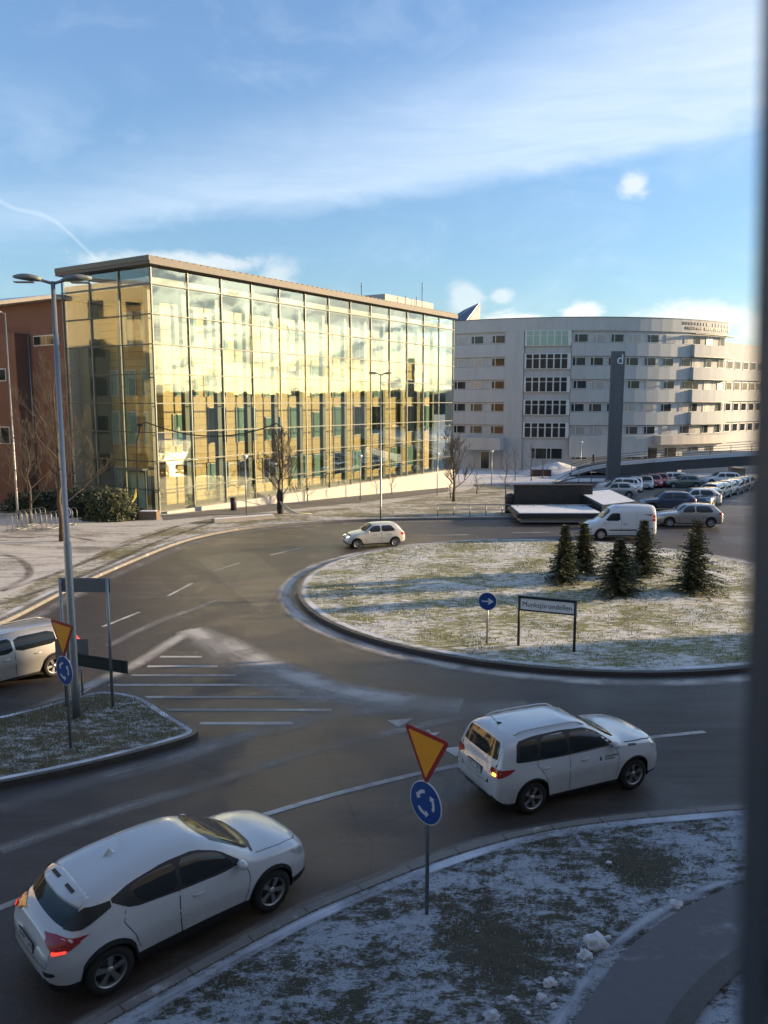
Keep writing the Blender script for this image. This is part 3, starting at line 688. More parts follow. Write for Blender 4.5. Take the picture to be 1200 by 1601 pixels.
# ---- brick building at the left
def brick_building():
    o = Vector((-24.3, 61.8)); d = -GL; n_ = GN
    th = math.atan2(GN.y, GN.x)     # local x runs to the left along the short front's line, local -... 
    g = thing('brick_building', 'red brick building with a silver roof beside the glass block', 'building', (o.x, o.y, 0), th)
    # local x = away to the left; the face seen is local y = +0 side (towards camera = +y local)
    bobj('wall', bx(.1, 42, -16, 0, -.5, 15.6), M_BRICK, g)
    bobj('wing_wall', bx(4.6, 42, .01, 1.2, -.5, 13.3), M_BRICK, g)
    bm = bmesh.new()
    prism(bm, [(-.2, -16.5), (42, -16.5), (42, .9), (-.2, .9)], 15.62, 15.9); bobj('roof_edge', bm, plain('silver roof sheet', (.62, .63, .62), .3, .5), g)
    bm = bmesh.new()
    A = [bm.verts.new(v) for v in ((-.2, .8, 15.92), (42, .8, 15.92), (42, -8, 18.4), (-.2, -8, 16.6), (-.2, -16, 15.92), (42, -16, 15.92))]
    bm.faces.new((A[0], A[1], A[2], A[3])); bm.faces.new((A[3], A[2], A[5], A[4])); bm.faces.new((A[0], A[3], A[4])); bm.faces.new((A[1], A[5], A[2]))
    bobj('roof', bm, M_SNOW, g)
    for (x0, x1, z0, z1, y) in ((.6, 3.9, 12.3, 13.1, 0), (1.0, 3.6, 4.0, 5.4, 0), (6.0, 8.5, 9.6, 10.6, 1.2), (10, 12.5, 9.6, 10.6, 1.2), (6.0, 8.5, 4.6, 6.0, 1.2), (10, 12.5, 4.6, 6.0, 1.2), (15, 18, 4.6, 6.0, 1.2), (15, 18, 9.6, 10.6, 1.2), (1.0, 3.6, 8.2, 9.4, 0)):
        if (z0, y) in ((4.0, 0), (8.2, 0)): continue
        f = bobj('window_frame', bx(x0, x1, y + .004, y + .07, z0, z1), M_WFRAME, g)
        bm = bmesh.new(); m_ = (x0 + x1) / 2; bx(x0 + .08, m_ - .05, y + .072, y + .09, z0 + .08, z1 - .08, bm); bx(m_ + .05, x1 - .08, y + .072, y + .09, z0 + .08, z1 - .08, bm)
        bobj('pane', bm, M_WGLASS, f)
    bm = tube(bmesh.new(), [(4.5, .1, 0), (4.5, .1, 13.2)], .06, 6); bobj('drainpipe', bm, M_STEEL, g)
brick_building()

# ---- pale curved building
WC, WR = (29.0, 146.0), 33.0
def aco(phi, r_, z):
    return (WC[0] + r_ * math.sin(phi), WC[1] - r_ * math.cos(phi), z)
def arc(bm, p0, p1, r0, r1, z0, z1, seg=None, mi=0):
    seg = seg or max(1, int(abs(p1 - p0) / R(3)))
    rows = []
    for k in range(seg + 1):
        p = p0 + (p1 - p0) * k / seg
        rows.append([bm.verts.new(aco(p, r_, z)) for r_, z in ((r0, z0), (r1, z0), (r1, z1), (r0, z1))])
    for a, b in zip(rows, rows[1:]):
        for j in range(4):
            f = bm.faces.new((a[j], b[j], b[(j + 1) % 4], a[(j + 1) % 4])); f.material_index = mi
    bm.faces.new(rows[0]).material_index = mi; bm.faces.new(rows[-1][::-1]).material_index = mi
    return bm
def phi_of(px):                                   # angle on the arc seen under a photo column
    best = None
    for k in range(-420, 420):
        p = R(k / 10); x, y, _ = aco(p, WR, 0)
        q = 600 + x / y * F * .985
        if best is None or abs(q - px) < best[0]: best = (abs(q - px), p)
    return best[1]
def curved_building():
    g = thing('curved_building', 'pale rendered office block with a long curved front and window strips', 'building', (WC[0], WC[1], -1.9))
    inv = Matrix.Translation((-WC[0], -WC[1], 1.9))
    def B(name, bm, m, par=None, smooth=False):
        bm.transform(inv); return bobj(name, bm, m, par or g, smooth)
    PL, PR = R(-37), phi_of(1128)
    zc = [.75 + 3.2 * k for k in range(6)]
    B('wall', arc(bmesh.new(), PL, PR, WR - 14, WR, -2.4, 18.6), M_PLAS)
    B('parapet', arc(bmesh.new(), PL, PR, WR - 13.9, WR + .3, 17.75, 19.55), M_PLAS)
    B('roof', arc(bmesh.new(), PL, PR, WR - 14.2, WR + .36, 19.552, 19.62), M_FASC)
    pa, pb, pc, pd = phi_of(784), phi_of(812), phi_of(884), phi_of(1062)
    for k in range(1, 6):                          # spandrel bands stand 0.5 m proud
        z0, z1 = zc[k] - 2.45 if k > 1 else zc[1] - 2.3, zc[k] - .68
        B('spandrel_band', arc(bmesh.new(), PL + .01, pa, WR + .002, WR + .28, z0, z1), M_PLAS)
        B('spandrel_band', arc(bmesh.new(), pc, pd, WR + .002, WR + .28, z0, z1), M_PLAS)
        B('spandrel_band', arc(bmesh.new(), pd, PR, WR + .002, WR + .9, z0, z1), M_PLAS)
        B('sunshade', arc(bmesh.new(), pd - .01, PR + .02, WR + .3, WR + 1.3, z1 + 1.42, z1 + 1.50), M_MULL)
    B('pier', arc(bmesh.new(), pa, pb, WR + .003, WR + .31, -2.3, 17.74), M_PLAS)
    nwin = 0
    def win(pm, wd, zc_, hh, rr, m_=None, cols=2):
        dp = wd / WR / 2
        f = B('window', arc(bmesh.new(), pm - dp, pm + dp, rr + .003, rr + .07, zc_ - hh / 2, zc_ + hh / 2, 1), M_WFRAME)
        bm = bmesh.new()
        cuts = [(0, 1)] if cols == 1 else [(0, .27), (.27, 1)] if cols == 2 else [(0, .33), (.33, .66), (.66, 1)]
        for a, b in cuts:
            q = .06 / wd
            arc(bm, pm - dp + 2 * dp * (a + q / 1), pm - dp + 2 * dp * (b - q / 1), rr + .072, rr + .085, zc_ - hh / 2 + .07, zc_ + hh / 2 - .07, 1)
        B('pane', bm, m_ or M_WGLASS, f)
    M_BLIND = plain('window with blind', (.30, .29, .27), .3, spec=.8, var=.15, scale=.5)
    rnd = random.Random(5)
    for k in range(1, 6):
        for px in (716, 741, 773): win(phi_of(px), 1.9, zc[k], 1.15, WR, M_WGLASS if rnd.random() < .8 else M_BLIND)
        for px in range(895, 1060, 27): win(phi_of(px + (3 if k % 2 else 0)), 1.85, zc[k], 1.15, WR, M_WGLASS if rnd.random() < .68 else M_BLIND)
        for px in (1072, 1091, 1110): win(phi_of(px), 1.6, zc[k], 1.25, WR, M_WGLASS if rnd.random() < .5 else M_BLIND)
        zz = zc[k] + .1                            # tall glazed bay
        f = B('bay_window', arc(bmesh.new(), pb + .004, pc - .004, WR + .003, WR + .35, zz - 1.15, zz + 1.0), M_WFRAME)
        bm = bmesh.new(); n_ = 6
        for q in range(n_):
            for (a, b) in ((-1.05, .25), (.35, .9)):
                u0 = pb + .012 + (pc - pb - .024) * q / n_; u1 = pb + .006 + (pc - pb - .024) * (q + 1) / n_
                arc(bm, u0, u1, WR + .352, WR + .365, zz + a, zz + b, 1)
        B('pane', bm, M_WGLASS if k < 5 else M_GGLASS, f)
    # ground floor: doors, recess, low lit wall
    for px in (838, 862, 900, 985, 1010, 1040, 1075, 1100): win(phi_of(px), 2.2, zc[0] - .1, 1.6, WR, None, 2)
    d = B('door', arc(bmesh.new(), phi_of(748), phi_of(764), WR + .003, WR + .12, -1.9, .9, 1), M_WFRAME)
    B('pane', arc(bmesh.new(), phi_of(750), phi_of(762), WR + .122, WR + .14, -1.7, .7, 1), M_WGLASS, d)
    B('porch_roof', arc(bmesh.new(), phi_of(727), phi_of(785), WR + .33, WR + 3.2, 1.2, 2.9), M_PLAS)
    B('projecting_wall', arc(bmesh.new(), phi_of(1012), PR, WR + .02, WR + 2.0, 1.95, 3.2), M_PLAS2)  # sunlit stretch, its light painted in with the warmer pale render
    B('projecting_wall', arc(bmesh.new(), phi_of(884), phi_of(1000), WR + .02, WR + .8, .2, 3.2), M_PLAS)
    # letters on the parapet (too small to read in the photo)
    for row, (z, a0, n_, hh) in enumerate(((19.0, 1048, 17, .42), (18.35, 1052, 25, .40))):
        bm = bmesh.new(); rnd2 = random.Random(row)
        for q in range(n_):
            if q in (9,): continue
            p = phi_of(a0 + (1123 - a0) * q / n_)
            wd = rnd2.uniform(.30, .42) / WR
            arc(bm, p, p + wd * .35, WR + .302, WR + .36, z - hh / 2, z + hh / 2, 1)
            if rnd2.random() < .7: arc(bm, p + wd * .36, p + wd, WR + .302, WR + .36, z + hh / 2 - .12, z + hh / 2, 1)
            if rnd2.random() < .7: arc(bm, p + wd * .36, p + wd, WR + .302, WR + .36, z - .06, z + .05, 1)
        B('lettering', bm, M_DSTEEL)
    # lower wing to the right
    a, b = Vector(aco(PR, WR - 1.2, 0)[:2]), Vector((68, 137))
    d = (b - a).normalized(); n2 = Vector((d.y, -d.x)); L = (b - a).length; rot = Matrix((( d.x, -n2.x, 0), (d.y, -n2.y, 0), (0, 0, 1)))
    def wb(x0, x1, y0, y1, z0, z1, bm):
        c = a + d * (x0 + x1) / 2 - n2 * (y0 + y1) / 2
        box(bm, (c.x, c.y, (z0 + z1) / 2), (x1 - x0, y1 - y0, z1 - z0), rot); return bm
    B('wing_wall', wb(0, L, 0, 12, -2.4, 16.9, bmesh.new()), M_PLAS)
    for k in range(1, 5):
        B('spandrel_band', wb(0, L, -.4, -.002, zc[k] - 2.3, zc[k] - .7, bmesh.new()), M_PLAS)
    f = bmesh.new(); p = bmesh.new()
    for k in range(1, 5):
        for i in range(6):
            wb(.8 + i * 2.5, 2.5 + i * 2.5, -.08, -.003, zc[k] - .6, zc[k] + .65, f); wb(.9 + i * 2.5, 2.4 + i * 2.5, -.10, -.083, zc[k] - .52, zc[k] + .57, p)
    B('window_row', f, M_WFRAME); B('window_row_glass', p, M_WGLASS)
curved_building()
# wedge shaped tower behind it
def wedge():
    g = thing('wedge_tower', 'pale rooftop tower with a dark slanting metal roof behind the curved block', 'tower', (0, 0, 0))
    a = atY(703, 500, 132); b = atY(755, 472, 132)
    x0, x1 = a.x, b.x; zt = b.z
    bm = bmesh.new()
    P = [(x0 + 2, 132, 10), (x1, 136, 10), (x1, 136, zt), (x0 + 2, 132, zt - 4.2)]
    f = [bm.verts.new(p) for p in P]; k = [bm.verts.new((p[0] - 1.5, p[1] + 5, p[2])) for p in P]
    bm.faces.new(f); bm.faces.new(k[::-1])
    for i in range(4): bm.faces.new((f[i], k[i], k[(i + 1) % 4], f[(i + 1) % 4]))
    bmesh.ops.recalc_face_normals(bm, faces=bm.faces[:]); bobj('wall', bm, M_PLAS2, g)
    bm = bmesh.new(); Q = [(x0 + 1.6, 131.8, zt - 4.6), (x1 - .1, 135.9, zt + .1), (x1 - 2.2, 141, zt - .5), (x0 - 1.0, 139, zt - 3.2)]
    f = [bm.verts.new(q) for q in Q]; k = [bm.verts.new((q[0], q[1], q[2] + .25)) for q in Q]
    bm.faces.new(f[::-1]); bm.faces.new(k)
    for i in range(4): bm.faces.new((f[i], f[(i + 1) % 4], k[(i + 1) % 4], k[i]))
    bobj('roof', bm, plain('dark blue roof sheet', (.10, .115, .15), .4, .4), g)
wedge()

# ---- bridge and ramp
def bridge():
    g = thing('road_bridge', 'concrete road bridge with a dark underside in front of the curved block', 'bridge', (0, 0, 0))
    P = []
    for px, py, Y in ((893, 742, 104), (925, 733, 104), (960, 727, 104), (1010, 722.5, 103), (1060, 718.5, 102), (1110, 715, 101), (1175, 711, 100), (1300, 705, 98)):
        P.append(atY(px, py, Y))
    # deck
    bm = bmesh.new(); rows = []
    for i, p in enumerate(P):
        th = .35 if i < 2 else 1.35
        rows.append([bm.verts.new(q) for q in ((p.x, p.y, p.z - th), (p.x, p.y + 5, p.z - th), (p.x, p.y + 5, p.z), (p.x, p.y, p.z))])
    for a, b in zip(rows, rows[1:]):
        for j in range(4): bm.faces.new((a[j], b[j], b[(j + 1) % 4], a[(j + 1) % 4]))
    bm.faces.new(rows[0]); bm.faces.new(rows[-1][::-1])
    bobj('deck', bm, plain('dark bridge steel', (.06, .062, .065), .6), g)
    bm = bmesh.new()
    for a, b in zip(P, P[1:]):
        v = [bm.verts.new(q) for q in ((a.x, a.y - .08, a.z - .12), (b.x, b.y - .08, b.z - .12), (b.x, b.y - .08, b.z + .32), (a.x, a.y - .08, a.z + .32), (a.x, a.y + .3, a.z + .32), (b.x, b.y + .3, b.z + .32))]
        bm.faces.new(v[:4]); bm.faces.new((v[3], v[2], v[5], v[4]))
    bobj('edge_beam', bm, plain('snowy edge beam', (.55, .57, .60), .8), g)
    bm = bmesh.new()
    for a, b in zip(P, P[1:]):
        n_ = max(1, int((b - a).length / 2.2))
        for q in range(n_):
            c = a.lerp(b, q / n_); tube(bm, [(c.x, c.y + .1, c.z + .3), (c.x, c.y + .1, c.z + 1.35)], .035, 5)
        for h in (.7, 1.05, 1.35): tube(bm, [(a.x, a.y + .1, a.z + h), (b.x, b.y + .1, b.z + h)], .035, 5)
    bobj('railing', bm, M_DSTEEL, g)
    bm = bmesh.new()
    for px in (1048, 1160): 
        c = atY(px, 725, 103.5); bx(c.x - .5, c.x + .5, c.y, c.y + 3, -2, c.z - .6, bm)
    bobj('pier', bm, M_CONC, g)
    a, b = P[0], P[4]; bm = bmesh.new()
    V = [bm.verts.new(q) for q in ((a.x, a.y + .1, -2.2), (b.x, b.y + .1, -2.2), (b.x, b.y + .1, b.z - 1.3), (P[2].x, P[2].y + .1, P[2].z - 1.3), (a.x, a.y + .1, a.z - .2))]
    W_ = [bm.verts.new((v.co.x, v.co.y + 4, v.co.z)) for v in V]
    bm.faces.new(V); bm.faces.new(W_[::-1])
    for i in range(5): bm.faces.new((V[i], W_[i], W_[(i + 1) % 5], V[(i + 1) % 5]))
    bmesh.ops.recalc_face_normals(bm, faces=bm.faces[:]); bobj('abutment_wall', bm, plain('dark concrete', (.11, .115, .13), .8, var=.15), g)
    bobj('lit_back_wall', bx(P[4].x + 4, P[4].x + 24, 111, 111.5, -2, 1.2), M_PLAS2, g)
bridge()
# curved snowy ramp beside the pylon
def ramp():
    g = thing('snowy_ramp', 'snow covered mound with a curved handrail left of the grey pylon', 'ramp')
    bm = bmesh.new(); c = at(885, 748, 0); N = 24; rings = []
    for k, rr in enumerate((1, .8, .6, .4, .2, .02)):
        ring = []
        for a in range(N):
            th = 2 * math.pi * a / N; x, y = c.x + 5.6 * rr * math.cos(th), c.y + 6 + 5 * rr * math.sin(th)
            ring.append(bm.verts.new((x, y, gz(y) - .05 + 1.7 * (1 - rr) ** .8 + .25 * noise.noise((x, y, 0)))))
        rings.append(ring)
    for r0, r1 in zip(rings, rings[1:]):
        for a in range(N): bm.faces.new((r0[a], r0[(a + 1) % N], r1[(a + 1) % N], r1[a])).smooth = True
    bobj('mound', bm, M_LAND, g)
    bm = bmesh.new(); pts = [atY(x, y, 97) for x, y in ((868, 752), (885, 742), (905, 732), (925, 726), (948, 722))]
    tube(bm, pts, .05, 6); tube(bm, [p + Vector((0, 0, -.45)) for p in pts], .04, 6)
    for p in pts: tube(bm, [p, (p.x, p.y, gz(p.y))], .04, 5)
    bobj('handrail', bm, M_STEEL, g)
ramp()
# ---- grey pylon
def pylon():
    b = Vector((27.6, 96.0, -1.9)); top = atY(963, 549, 96).z; x = atY(963, 650, 96).x
    g = thing('sign_pylon', 'tall dark grey sign pylon with a white letter at its head', 'sign pylon', (x, 96, -1.9))
    h = top + 1.9
    bobj('shaft', bx(-.78, .78, 0, .5, 0, h), M_PYL, g)
    bobj('base', bx(-.95, .95, -.1, .6, 0, .5), M_CONC, g)
    M_ = Matrix.Translation((.22, -.02, h - 1.0)) @ Matrix.Rotation(R(90), 4, 'X')
    text('letter', 'd', 1.7, M_SWHITE, g, M_)
    M_ = Matrix.Translation((.05, -.015, h - 5.4)) @ Matrix.Rotation(R(90), 4, 'X') @ Matrix.Rotation(R(-90), 4, 'Z')
    text('lettering', 'MUNKSJÖN', .95, plain('faded letter grey', (.135, .145, .165), .6), g, M_)
pylon()

# ---- dark timber wall, sunken roof and railing beyond the road
def sunken():
    A = at(803, 803, .12); B_ = at(925, 803, .12)
    g = thing('timber_screen', 'dark weathered timber screen wall behind the low snowy roof', 'screen wall', (A.x, A.y, A.z))
    w_ = B_.x - A.x
    bm = bx(0, w_, 0, .25, -.3, 2.0); bobj('boarding', bm, M_WOOD, g)
    bm = bmesh.new()
    for i in range(26): bx(i * w_ / 26 + .02, i * w_ / 26 + .05, -.03, -.002, -.3, 2.0, bm)
    bobj('battens', bm, M_DSTEEL, g)
    bobj('coping', bx(-.05, w_ + .05, -.08, .33, 2.002, 2.08), M_WOOD, g)
    P = at(808, 818, .12)
    r_ = thing('low_flat_roof', 'low flat roof under snow with a dark metal edge beside the road', 'canopy', (P.x, P.y, P.z))
    bobj('side_wall', bx(.3, 5.4, .3, 3.6, 0, .35), M_CONC, r_)
    bobj('roof_edge', bx(0, 5.7, 0, 4.1, .352, .62), M_DSTEEL, r_)
    bobj('snow_cover', bx(.18, 5.52, .18, 3.92, .622, .66), M_SNOW, r_)
    Q = at(940, 812, .12)
    s = thing('sloping_stair_roof', 'snowy sloping stair roof with dark sides next to the parked cars', 'canopy', (Q.x, Q.y, Q.z))
    bm = bmesh.new(); prism(bm, [(0, 0), (2.9, 1.2), (2.0, 5.2), (-.8, 4.2)], -.2, .9)
    for v in bm.verts:
        if v.co.z > 0: v.co.z += .28 * (v.co.y / 2.5)
    bobj('sides', bm, M_DSTEEL, s)
    bm = bmesh.new(); f = bm.faces.new([bm.verts.new((x, y, .93 + .28 * (y / 2.5))) for x, y in ((.15, .25), (2.65, 1.3), (1.85, 4.9), (-.6, 4.0))])
    bobj('snow_cover', bm, M_SNOW, s)
    c = at(798, 802, .12)
    b = thing('grey_bin', 'dark rounded waste bin at the left end of the timber screen', 'bin', (c.x, c.y, c.z))
    bm = bmesh.new(); lathe(bm, [(.0, 0), (.42, 0), (.45, 1.2), (.40, 1.35), (0, 1.45)], 16, 'Z'); bobj('body', bm, M_DSTEEL, b)
    bm = bmesh.new(); lathe(bm, [(.46, 1.1), (.47, 1.13), (.46, 1.16)], 16, 'Z'); bobj('lid_rim', bm, M_BLACK, b)
    g2 = thing('road_guardrail', 'thin steel guardrail along the far kerb', 'guardrail', (0, 0, 0))
    pts = [at(x, 820.5, .12) for x in (690, 760, 830, 900, 960)]
    pts = [Vector((p.x, 54.62, .12)) for p in pts]
    bm = bmesh.new()
    for h in (.45, .8): tube(bm, [p + Vector((0, 0, h)) for p in pts], .03, 6)
    bobj('rail', bm, M_STEEL, g2)
    for i in range(11):
        p = pts[0].lerp(pts[-1], i / 10); bm = tube(bmesh.new(), [p, p + Vector((0, 0, .85))], .035, 6); bobj('post', bm, M_STEEL, g2)
sunken()

# ================================================================== VEHICLES
def pch(tab):                                     # monotone cubic through a table sorted by x
    tab = sorted(tab); X = [p[0] for p in tab]; Y = [p[1] for p in tab]; n = len(X)
    h = [X[i + 1] - X[i] for i in range(n - 1)]; dl = [(Y[i + 1] - Y[i]) / h[i] for i in range(n - 1)]
    m_ = [dl[0]] + [0 if dl[i - 1] * dl[i] <= 0 else 2 / (1 / dl[i - 1] + 1 / dl[i]) for i in range(1, n - 1)] + [dl[-1]]
    def f(x):
        if x <= X[0]: return Y[0]
        if x >= X[-1]: return Y[-1]
        i = max(j for j in range(n - 1) if X[j] <= x); s = (x - X[i]) / h[i]
        return (2 * s ** 3 - 3 * s * s + 1) * Y[i] + (s ** 3 - 2 * s * s + s) * h[i] * m_[i] + (-2 * s ** 3 + 3 * s * s) * Y[i + 1] + (s ** 3 - s * s) * h[i] * m_[i + 1]
    return f
def car_body(S):
    """a closed shell lofted from the side profile, plan, belt line and wheel arches"""
    zt, zb0, pw = pch(S['top']), pch(S['belt']), pch(S['plan'])
    r_, ra = S['wr'], S['wr'] + S.get('gap', .055); sill = S.get('sill', .26); k = S.get('tumble', .28); fl = S.get('flare', .03)
    x0, x1 = S['top'][0][0] if S['top'][0][0] < S['top'][-1][0] else S['top'][-1][0], max(p[0] for p in S['top'])
    xs = []; N = S.get('n', 92)
    for i in range(N + 1):
        q = i / N; xs.append(x0 + (x1 - x0) * (.5 - .5 * math.cos(math.pi * q)) * .35 + (x1 - x0) * q * .65)
    def low(x):
        z = sill
        for ax in S['axles']:
            d = abs(x - ax)
            if d < ra: z = max(z, r_ + math.sqrt(ra * ra - d * d) * .98)
        e = min(x - x0, x1 - x); return max(z, sill + .10 * max(0, 1 - e / .25) ** 2)
    bm = bmesh.new(); rings = []
    NS, NU = 9, 15
    for x in xs:
        ztx = zt(x); zb = min(zb0(x), ztx - .05); lo = min(low(x), zb - .05); W = pw(x)
        h = ztx - zb; n_ = 2.2 + 1.7 * min(1, max(0, (h - .12) / .3))
        half = []
        def side(z):
            tt = (z - .25) / max(.1, zb - .25)
            pr = .955 + .045 * math.sin(min(1, max(0, tt)) * math.pi * .72) - .035 * max(0, tt - .65) / .35
            f = sum(math.exp(-((x - ax) / .42) ** 2) for ax in S['axles']) * fl * math.exp(-((z - .62) / .26) ** 2)
            crease = -.012 * math.exp(-((z - .52) / .09) ** 2) * math.exp(-((x + .05) / .8) ** 2)
            return W * pr + f + crease
        zs = [lo, lo + .045] + [lo + .045 + (zb - lo - .045) * (j / (NS - 1)) for j in range(1, NS)]
        for z in zs: half.append((side(z), z))
        wB = side(zb)
        for j in range(1, NU + 1):
            a = math.pi / 2 * j / NU; c, s = max(0, math.cos(a)), math.sin(a)
            s2, c2 = s ** (2 / n_), c ** (2 / n_)
            z = zb + h * s2; half.append((wB * (1 - k * (z - zb)) * c2, z))
        rings.append([bm.verts.new((x, y, z)) for y, z in half] + [bm.verts.new((x, -y, z)) for y, z in half[-2::-1]])
    M = len(rings[0])
    for a, b in zip(rings, rings[1:]):
        for j in range(M - 1):
            f = bm.faces.new((a[j], a[j + 1], b[j + 1], b[j])); f.smooth = True
            if S.get('clad') and (j == 0 or j == M - 2 or (j in (1, M - 3) and S['clad'] > 1)): f.material_index = 1
    for ring, sg in ((rings[0], -1), (rings[-1], 1)):          # bulged nose and tail
        c = Vector((0, 0, 0))
        for v in ring: c += v.co
        c /= M; zlo = min(v.co.z for v in ring); prev = ring
        zmid = (zlo + max(v.co.z for v in ring)) / 2; c = Vector((ring[0].co.x, 0, zmid))
        for q, bulge in ((.93, .016), (.8, .032), (.6, .045), (.3, .053)):
            cur = [bm.verts.new((c.x + sg * bulge, c.y + (v.co.y - c.y) * q, c.z + (v.co.z - c.z) * q)) for v in ring]
            for j in range(M):
                j2 = (j + 1) % M
                f = bm.faces.new((prev[j], cur[j], cur[j2], prev[j2]) if sg > 0 else (prev[j2], cur[j2], cur[j], prev[j])); f.smooth = True
                if S.get('clad') and max(v.co.z for v in f.verts) < S.get('bump', .44): f.material_index = 1
            prev = cur
        f = bm.faces.new(prev if sg > 0 else prev[::-1]); f.smooth = True
    bmesh.ops.recalc_face_normals(bm, faces=bm.faces[:])
    return bm
def chaikin(p, n=1):
    for _ in range(n):
        q = []
        for i in range(len(p)):
            a, b = p[i], p[(i + 1) % len(p)]
            q += [(a[0] * .85 + b[0] * .15, a[1] * .85 + b[1] * .15), (a[0] * .15 + b[0] * .85, a[1] * .15 + b[1] * .85)]
        p = q
    return p
def patch(bvh, poly, view, off, name, m, parent, side=1, step=.07, rnd=1, th=.0):
    bm = bmesh.new(); P = chaikin(poly, rnd) if rnd else poly
    f = bm.faces.new([bm.verts.new((u, v, 0)) for u, v in P])
    us = [p[0] for p in P]; vs = [p[1] for p in P]
    for (lo, hi, no, ix) in ((min(us), max(us), (1, 0, 0), 0), (min(vs), max(vs), (0, 1, 0), 1)):
        n_ = int((hi - lo) / step)
        for i in range(1, n_ + 1):
            c = lo + (hi - lo) * i / (n_ + 1)
            bmesh.ops.bisect_plane(bm, geom=bm.verts[:] + bm.edges[:] + bm.faces[:], plane_co=(c, 0, 0) if ix == 0 else (0, c, 0), plane_no=no)
    for v in bm.verts:
        u, w_ = v.co.x, v.co.y
        if view == 'side': o, d = Vector((u, side * 3, w_)), Vector((0, -side, 0))
        elif view == 'top': o, d = Vector((u, w_ * side, 5)), Vector((0, 0, -1))
        elif view == 'rear': o, d = Vector((-6, u * side, w_)), Vector((1, 0, 0))
        else: o, d = Vector((6, u * side, w_)), Vector((-1, 0, 0))
        loc, nr, _, _ = bvh.ray_cast(o, d)
        if loc is None:
            p = o + d * (o.length - .0)
            loc, nr, _, _ = bvh.find_nearest(Vector((u, side * .7, w_)) if view == 'side' else Vector((u, w_ * side, 1.2)) if view == 'top' else Vector((-2 if view == 'rear' else 2, u * side, w_)))
        if nr.dot(d) > 0: nr = -nr
        v.co = loc + nr * off
    bmesh.ops.triangulate(bm, faces=[f for f in bm.faces if len(f.verts) > 4])
    bmesh.ops.recalc_face_normals(bm, faces=bm.faces[:])
    for f in bm.faces: f.smooth = True
    return bobj(name, bm, m, parent)
def line_poly(pts, w_):
    L, Rr = [], []
    for i, p in enumerate(pts):
        a, b = pts[max(0, i - 1)], pts[min(len(pts) - 1, i + 1)]
        d = Vector((b[0] - a[0], b[1] - a[1])).normalized(); n_ = Vector((-d.y, d.x)) * w_
        L.append((p[0] + n_.x, p[1] + n_.y)); Rr.append((p[0] - n_.x, p[1] - n_.y))
    return L + Rr[::-1]
WHEELS = {}
def wheel(parent, x, y, r_, side, style, w_=.21):
    key = (round(r_, 3), side, style)
    if key not in WHEELS:
        bm = bmesh.new(); s = side
        prof = [(r_ * .62, 0), (r_ * .66, .012), (r_ * .80, .014), (r_ * .93, .004), (r_ * .985, -.02), (r_, -.05), (r_, -w_ + .05), (r_ * .985, -w_ + .02), (r_ * .9, -w_), (r_ * .6, -w_)]
        lathe(bm, [(a, b * s) for a, b in prof], 40)
        bmesh.ops.recalc_face_normals(bm, faces=bm.faces[:])
        ty = bpy.data.meshes.new('tyre'); bm.to_mesh(ty); bm.free()
        bm = bmesh.new()
        lathe(bm, [(a, b * s) for a, b in ((r_ * .665, .010), (r_ * .64, .012), (r_ * .60, -.006), (r_ * .58, -.06), (r_ * .58, -.15))], 36)
        ns = {'five': 5, 'six': 6, 'cap': 9, 'multi': 7}[style]
        for k in range(ns):
            th = 2 * math.pi * k / ns + .3
            for dth in ((-.13, .13) if style in ('five', 'six') else (0,)):
                rot = Matrix.Rotation(-(th), 3, 'Y')
                wd = r_ * (.075 if style in ('five', 'six') else .12)
                vs = []
                for (rr, hw, yy) in ((r_ * .12, wd * .8, -.02), (r_ * .63, wd * .9, -.004)):
                    off = dth * rr * .75
                    for q in (-1, 1):
                        for dd in (0, -.025): vs.append(bm.verts.new(rot @ Vector((rr, (yy + dd) * s, off + q * hw))))
                for f in ((0, 2, 6, 4), (1, 5, 7, 3), (0, 4, 5, 1), (2, 3, 7, 6), (4, 6, 7, 5), (0, 1, 3, 2)): bm.faces.new([vs[i] for i in f])
        lathe(bm, [(0.0001, .0 * s), (r_ * .13, -.004 * s), (r_ * .17, -.02 * s), (r_ * .17, -.06 * s)], 20)
        lathe(bm, [(0.0001, -.075 * s), (r_ * .40, -.076 * s), (r_ * .40, -.09 * s)], 24, mi=1)
        lathe(bm, [(r_ * .40, -.12 * s), (r_ * .60, -.12 * s)], 24, mi=2)
        bmesh.ops.recalc_face_normals(bm, faces=bm.faces[:])
        ri = bpy.data.meshes.new('rim'); bm.to_mesh(ri); bm.free()
        ty.materials.append(M_RUBBER)
        for q in (M_ALLOY, plain('brake disc', (.12, .11, .10), .5, .6), M_BLACK): ri.materials.append(q)
        WHEELS[key] = (ty, ri)
    ty, ri = WHEELS[key]
    t_ = bpy.data.objects.new('wheel', ty); COL.objects.link(t_); t_.parent = parent; t_.location = (x, y, r_); t_.rotation_euler = (0, random.uniform(0, 6), 0)
    q = bpy.data.objects.new('rim', ri); COL.objects.link(q); q.parent = t_
